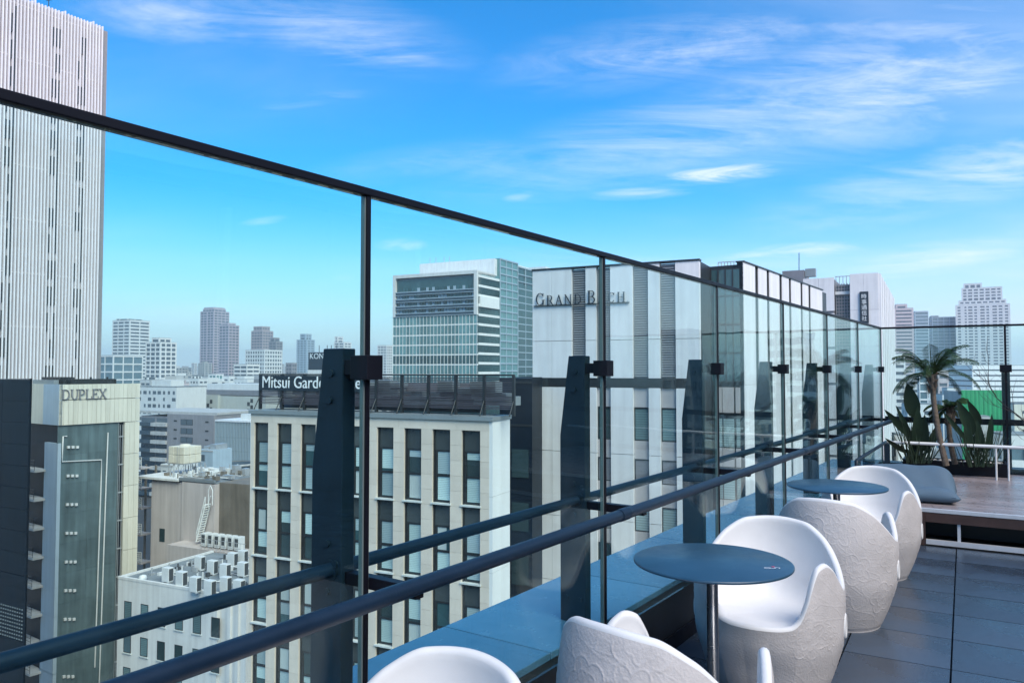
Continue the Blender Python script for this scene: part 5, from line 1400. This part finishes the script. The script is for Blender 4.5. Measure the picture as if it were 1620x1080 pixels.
# distant blocks, right
block(1412, 1446.5, 487, 700, 'pale rose apartment tower with fine bands behind the palm crown', 'pinkish', 3.3, 14, -20, None, .55, .8, steps=((.1, .7, 481),))
block(1446, 1470, 492, 900, 'blue grey glass tower between the rose tower and the curved one', 'bluet', 4, 8, -20, None, .3, .3, 'bluegl', 'office_tower')
block(1470, 1513, 501, 950, 'wide blue grey glass tower with flat top left of the white stepped tower', 'bluet', 4, 6, -20, None, .22, .3, 'bluegl', 'office_tower', steps=((.0, .3, 499),))
block(1512, 1600, 480, 900, 'large white stepped apartment tower with dark crown at right', 'white', 3.6, 6, -31, None, .5, .9, 'winfar', steps=((.06, .94, 474), (.12, .87, 454), (.16, .5, 447)), solid=((0, .04), (.12, .17), (.40, .46), (.62, .68), (.86, .9), (.96, 1.0)))
block(1470, 1700, 578, 420, 'long white office with thin dark horizontal bands behind the palm', 'gbwhite', 3.0, 60, -8, 30, .72, .3, 'slate', 'office_block')
block(1400, 1432, 560, 330, 'white banded apartment house low behind the fence corner', 'white', 3.0, 8, -12, 14, .55, .3)
block(1450, 1467, 592, 300, 'narrow blue glass office behind the palm trunk', 'gbwhite', 3.2, 2.2, -12, 12, .2, .12, 'bluegl', 'office_block')
block(1478, 1500, 586, 310, 'pale rose block between the palm trunk and the banded office', 'pinkish', 3.2, 5, -12, 12, .6, .3)
block(1424, 1478, 640, 240, 'low white block with small windows behind the left broad leaves', 'white', 3.2, 3.2, -14, 14, .62, .8)
block(1478, 1534, 625, 260, 'low white block with roof plant behind the short palm', 'white', 3.4, 4.0, -14, 14, .6, .8, steps=((.2, .6, 614),))
block(1590, 1640, 640, 230, 'cream building with column of small windows right of the far post', 'dupcream', 2.8, 3.5, -14, 14, .66, 1.1)
Gn = Bld(1590, 150, -8, 'sheeted_building', 'building wrapped in bright green mesh sheeting behind the far fence post'); xl = Gn.f(1521, 640)[0]; zt = Gn.f(1590, 617)[1]
MB().box(xl + .3, -.3, .3, 9, 0, zt - .3).build('wall', MB_['concrete'], Gn.root)
xq = xl
while xq < -.05:
    x2 = min(0, xq + .78); b = MB(); n = 6; vs = []
    for k in range(n + 1):
        x = xq + (x2 - xq) * k / n; y = .10 * math.sin(k / n * math.pi) + random.uniform(-.02, .02)
        vs += [(x, -y, 0), (x, -y, zt)]
    b.add(vs, [(2 * k, 2 * k + 2, 2 * k + 3, 2 * k + 1) for k in range(n)]); b.add([(xq, .04, 0), (x2, .04, 0), (x2, .04, zt), (xq, .04, zt)], [(3, 2, 1, 0)])
    b.build('mesh_sheet', MB_['green'], Gn.root); xq = x2 + .01
b = MB()
for k in range(9): x = xl - xl * k / 8; b.tube([(x, .2, 0), (x, .2, zt + .8)], .04, 5)
for k in range(12): b.tube([(xl, .2, zt - 1.8 * k), (0, .2, zt - 1.8 * k)], .04, 5)
b.build('scaffold', MB_['galv'], Gn.root, kind='stuff')
block(1530, 1565, 660, 120, 'grey concrete block below the green sheeting', 'concrete', 3.2, 3, -10, 12, .6, .6)
block(1405, 1470, 690, 110, 'grey flat roofed block far below the left plant', 'ltgrey', 3.2, 3, -12, 12, .6, .5)
block(1555, 1660, 690, 100, 'white low office with blue glass below the guard rail', 'white', 3.2, 2.5, -10, 12, .4, .3, 'bluegl')
# blocks standing right of the view, met in the reflections
for k, (px, Y, wpx, pt, wl, lb) in enumerate(((2250, 150, 160, 500, 'ltgrey', 'pale grey block right of the terrace, seen only in reflections'), (2700, 95, 230, 470, 'aptgrey', 'mauve grey block right of the terrace'), (3400, 70, 380, 430, 'white', 'tall white gridded block right of the terrace'))):
    block(px - wpx, px, pt, Y, lb, wl, 3.4, 3.2, -26, 14, .42, .35)

# the low roofs of the wider city, too many to count
rng = random.Random(21); bb = {'mid1': MB(), 'mid2': MB()}; wn_ = MB()
def city(n, Y0, Y1, u0, u1, h0, h1):
    for _ in range(n):
        Y = Y0 * (Y1 / Y0) ** rng.random(); u = rng.uniform(u0, u1); x = u * Y
        wd, dpn = rng.uniform(9, 26), rng.uniform(9, 22); top = rng.uniform(h0, h1)
        b = bb['mid1'] if rng.random() < .72 else bb['mid2']; a = R(-25 + rng.choice((0, 0, 8, -6))); c, s_ = math.cos(a), math.sin(a)
        def bx(m, x0, x1, y0, y1, z0, z1):
            o = len(m.v); m.box(x0, x1, y0, y1, z0, z1)
            for i in range(o, len(m.v)): q = m.v[i]; m.v[i] = (x + q[0] * c - q[1] * s_, Y + q[0] * s_ + q[1] * c, q[2])
        bx(b, -wd / 2, wd / 2, 0, dpn, 0, top)
        if rng.random() < .8: bx(b, -wd * rng.uniform(.1, .4), wd * rng.uniform(0, .4), dpn * .2, dpn * .7, top + .01, top + rng.uniform(1.5, 4.5))
        nf = int(min(top, 20) / 3.2); nw = max(2, int(wd / 4)); styl = rng.random()
        for k in range(nf):
            z = top - 1.0 - k * 3.2
            if styl < .45: bx(wn_, -wd / 2 + .8, wd / 2 - .8, -.08, .02, z - 1.5, z)
            else:
                for j in range(nw):
                    q = -wd / 2 + (j + .5) * wd / nw; bx(wn_, q - .8, q + .8, -.08, .02, z - 1.5, z)
            for j in range(2): bx(wn_, wd / 2 - .02, wd / 2 + .08, dpn * (.15 + .45 * j), dpn * (.4 + .45 * j), z - 1.5, z)
city(150, 360, 700, -.66, .72, 12, 30)
city(170, 700, 1900, -.66, .72, 18, 38)
city(50, 420, 1300, .35, .72, 16, 34)
city(60, 150, 330, .40, 1.6, 8, 22)
city(130, 420, 1100, -.52, -.20, 24, 39)
city(50, 900, 2200, -.56, -.16, 34, 60)
city(60, 450, 1200, .36, .70, 24, 39)
bb['mid1'].m = 0
for k in ('mid1', 'mid2'): bb[k].build('distant_city' if k == 'mid1' else 'distant_grey_city', MB_[k], None, kind='stuff', loc=(0, 0, GZ))
wn_.build('distant_city_windows', MB_['winfar'], None, kind='stuff', loc=(0, 0, GZ))

# ---------- air
hz = MB().box(-6300, 6300, -6300, 6300, GZ - 2.0, 150).build('haze', bpy.data.materials.new('haze'), None, kind='stuff')
hm = hz.data.materials[0]; hm.use_nodes = True; hm.node_tree.nodes.clear()
pv = hm.node_tree.nodes.new('ShaderNodeVolumePrincipled'); pv.inputs['Color'].default_value = (.90, .95, 1, 1); pv.inputs['Density'].default_value = .00022; pv.inputs['Anisotropy'].default_value = .2
ho = hm.node_tree.nodes.new('ShaderNodeOutputMaterial'); hm.node_tree.links.new(pv.outputs[0], ho.inputs['Volume'])
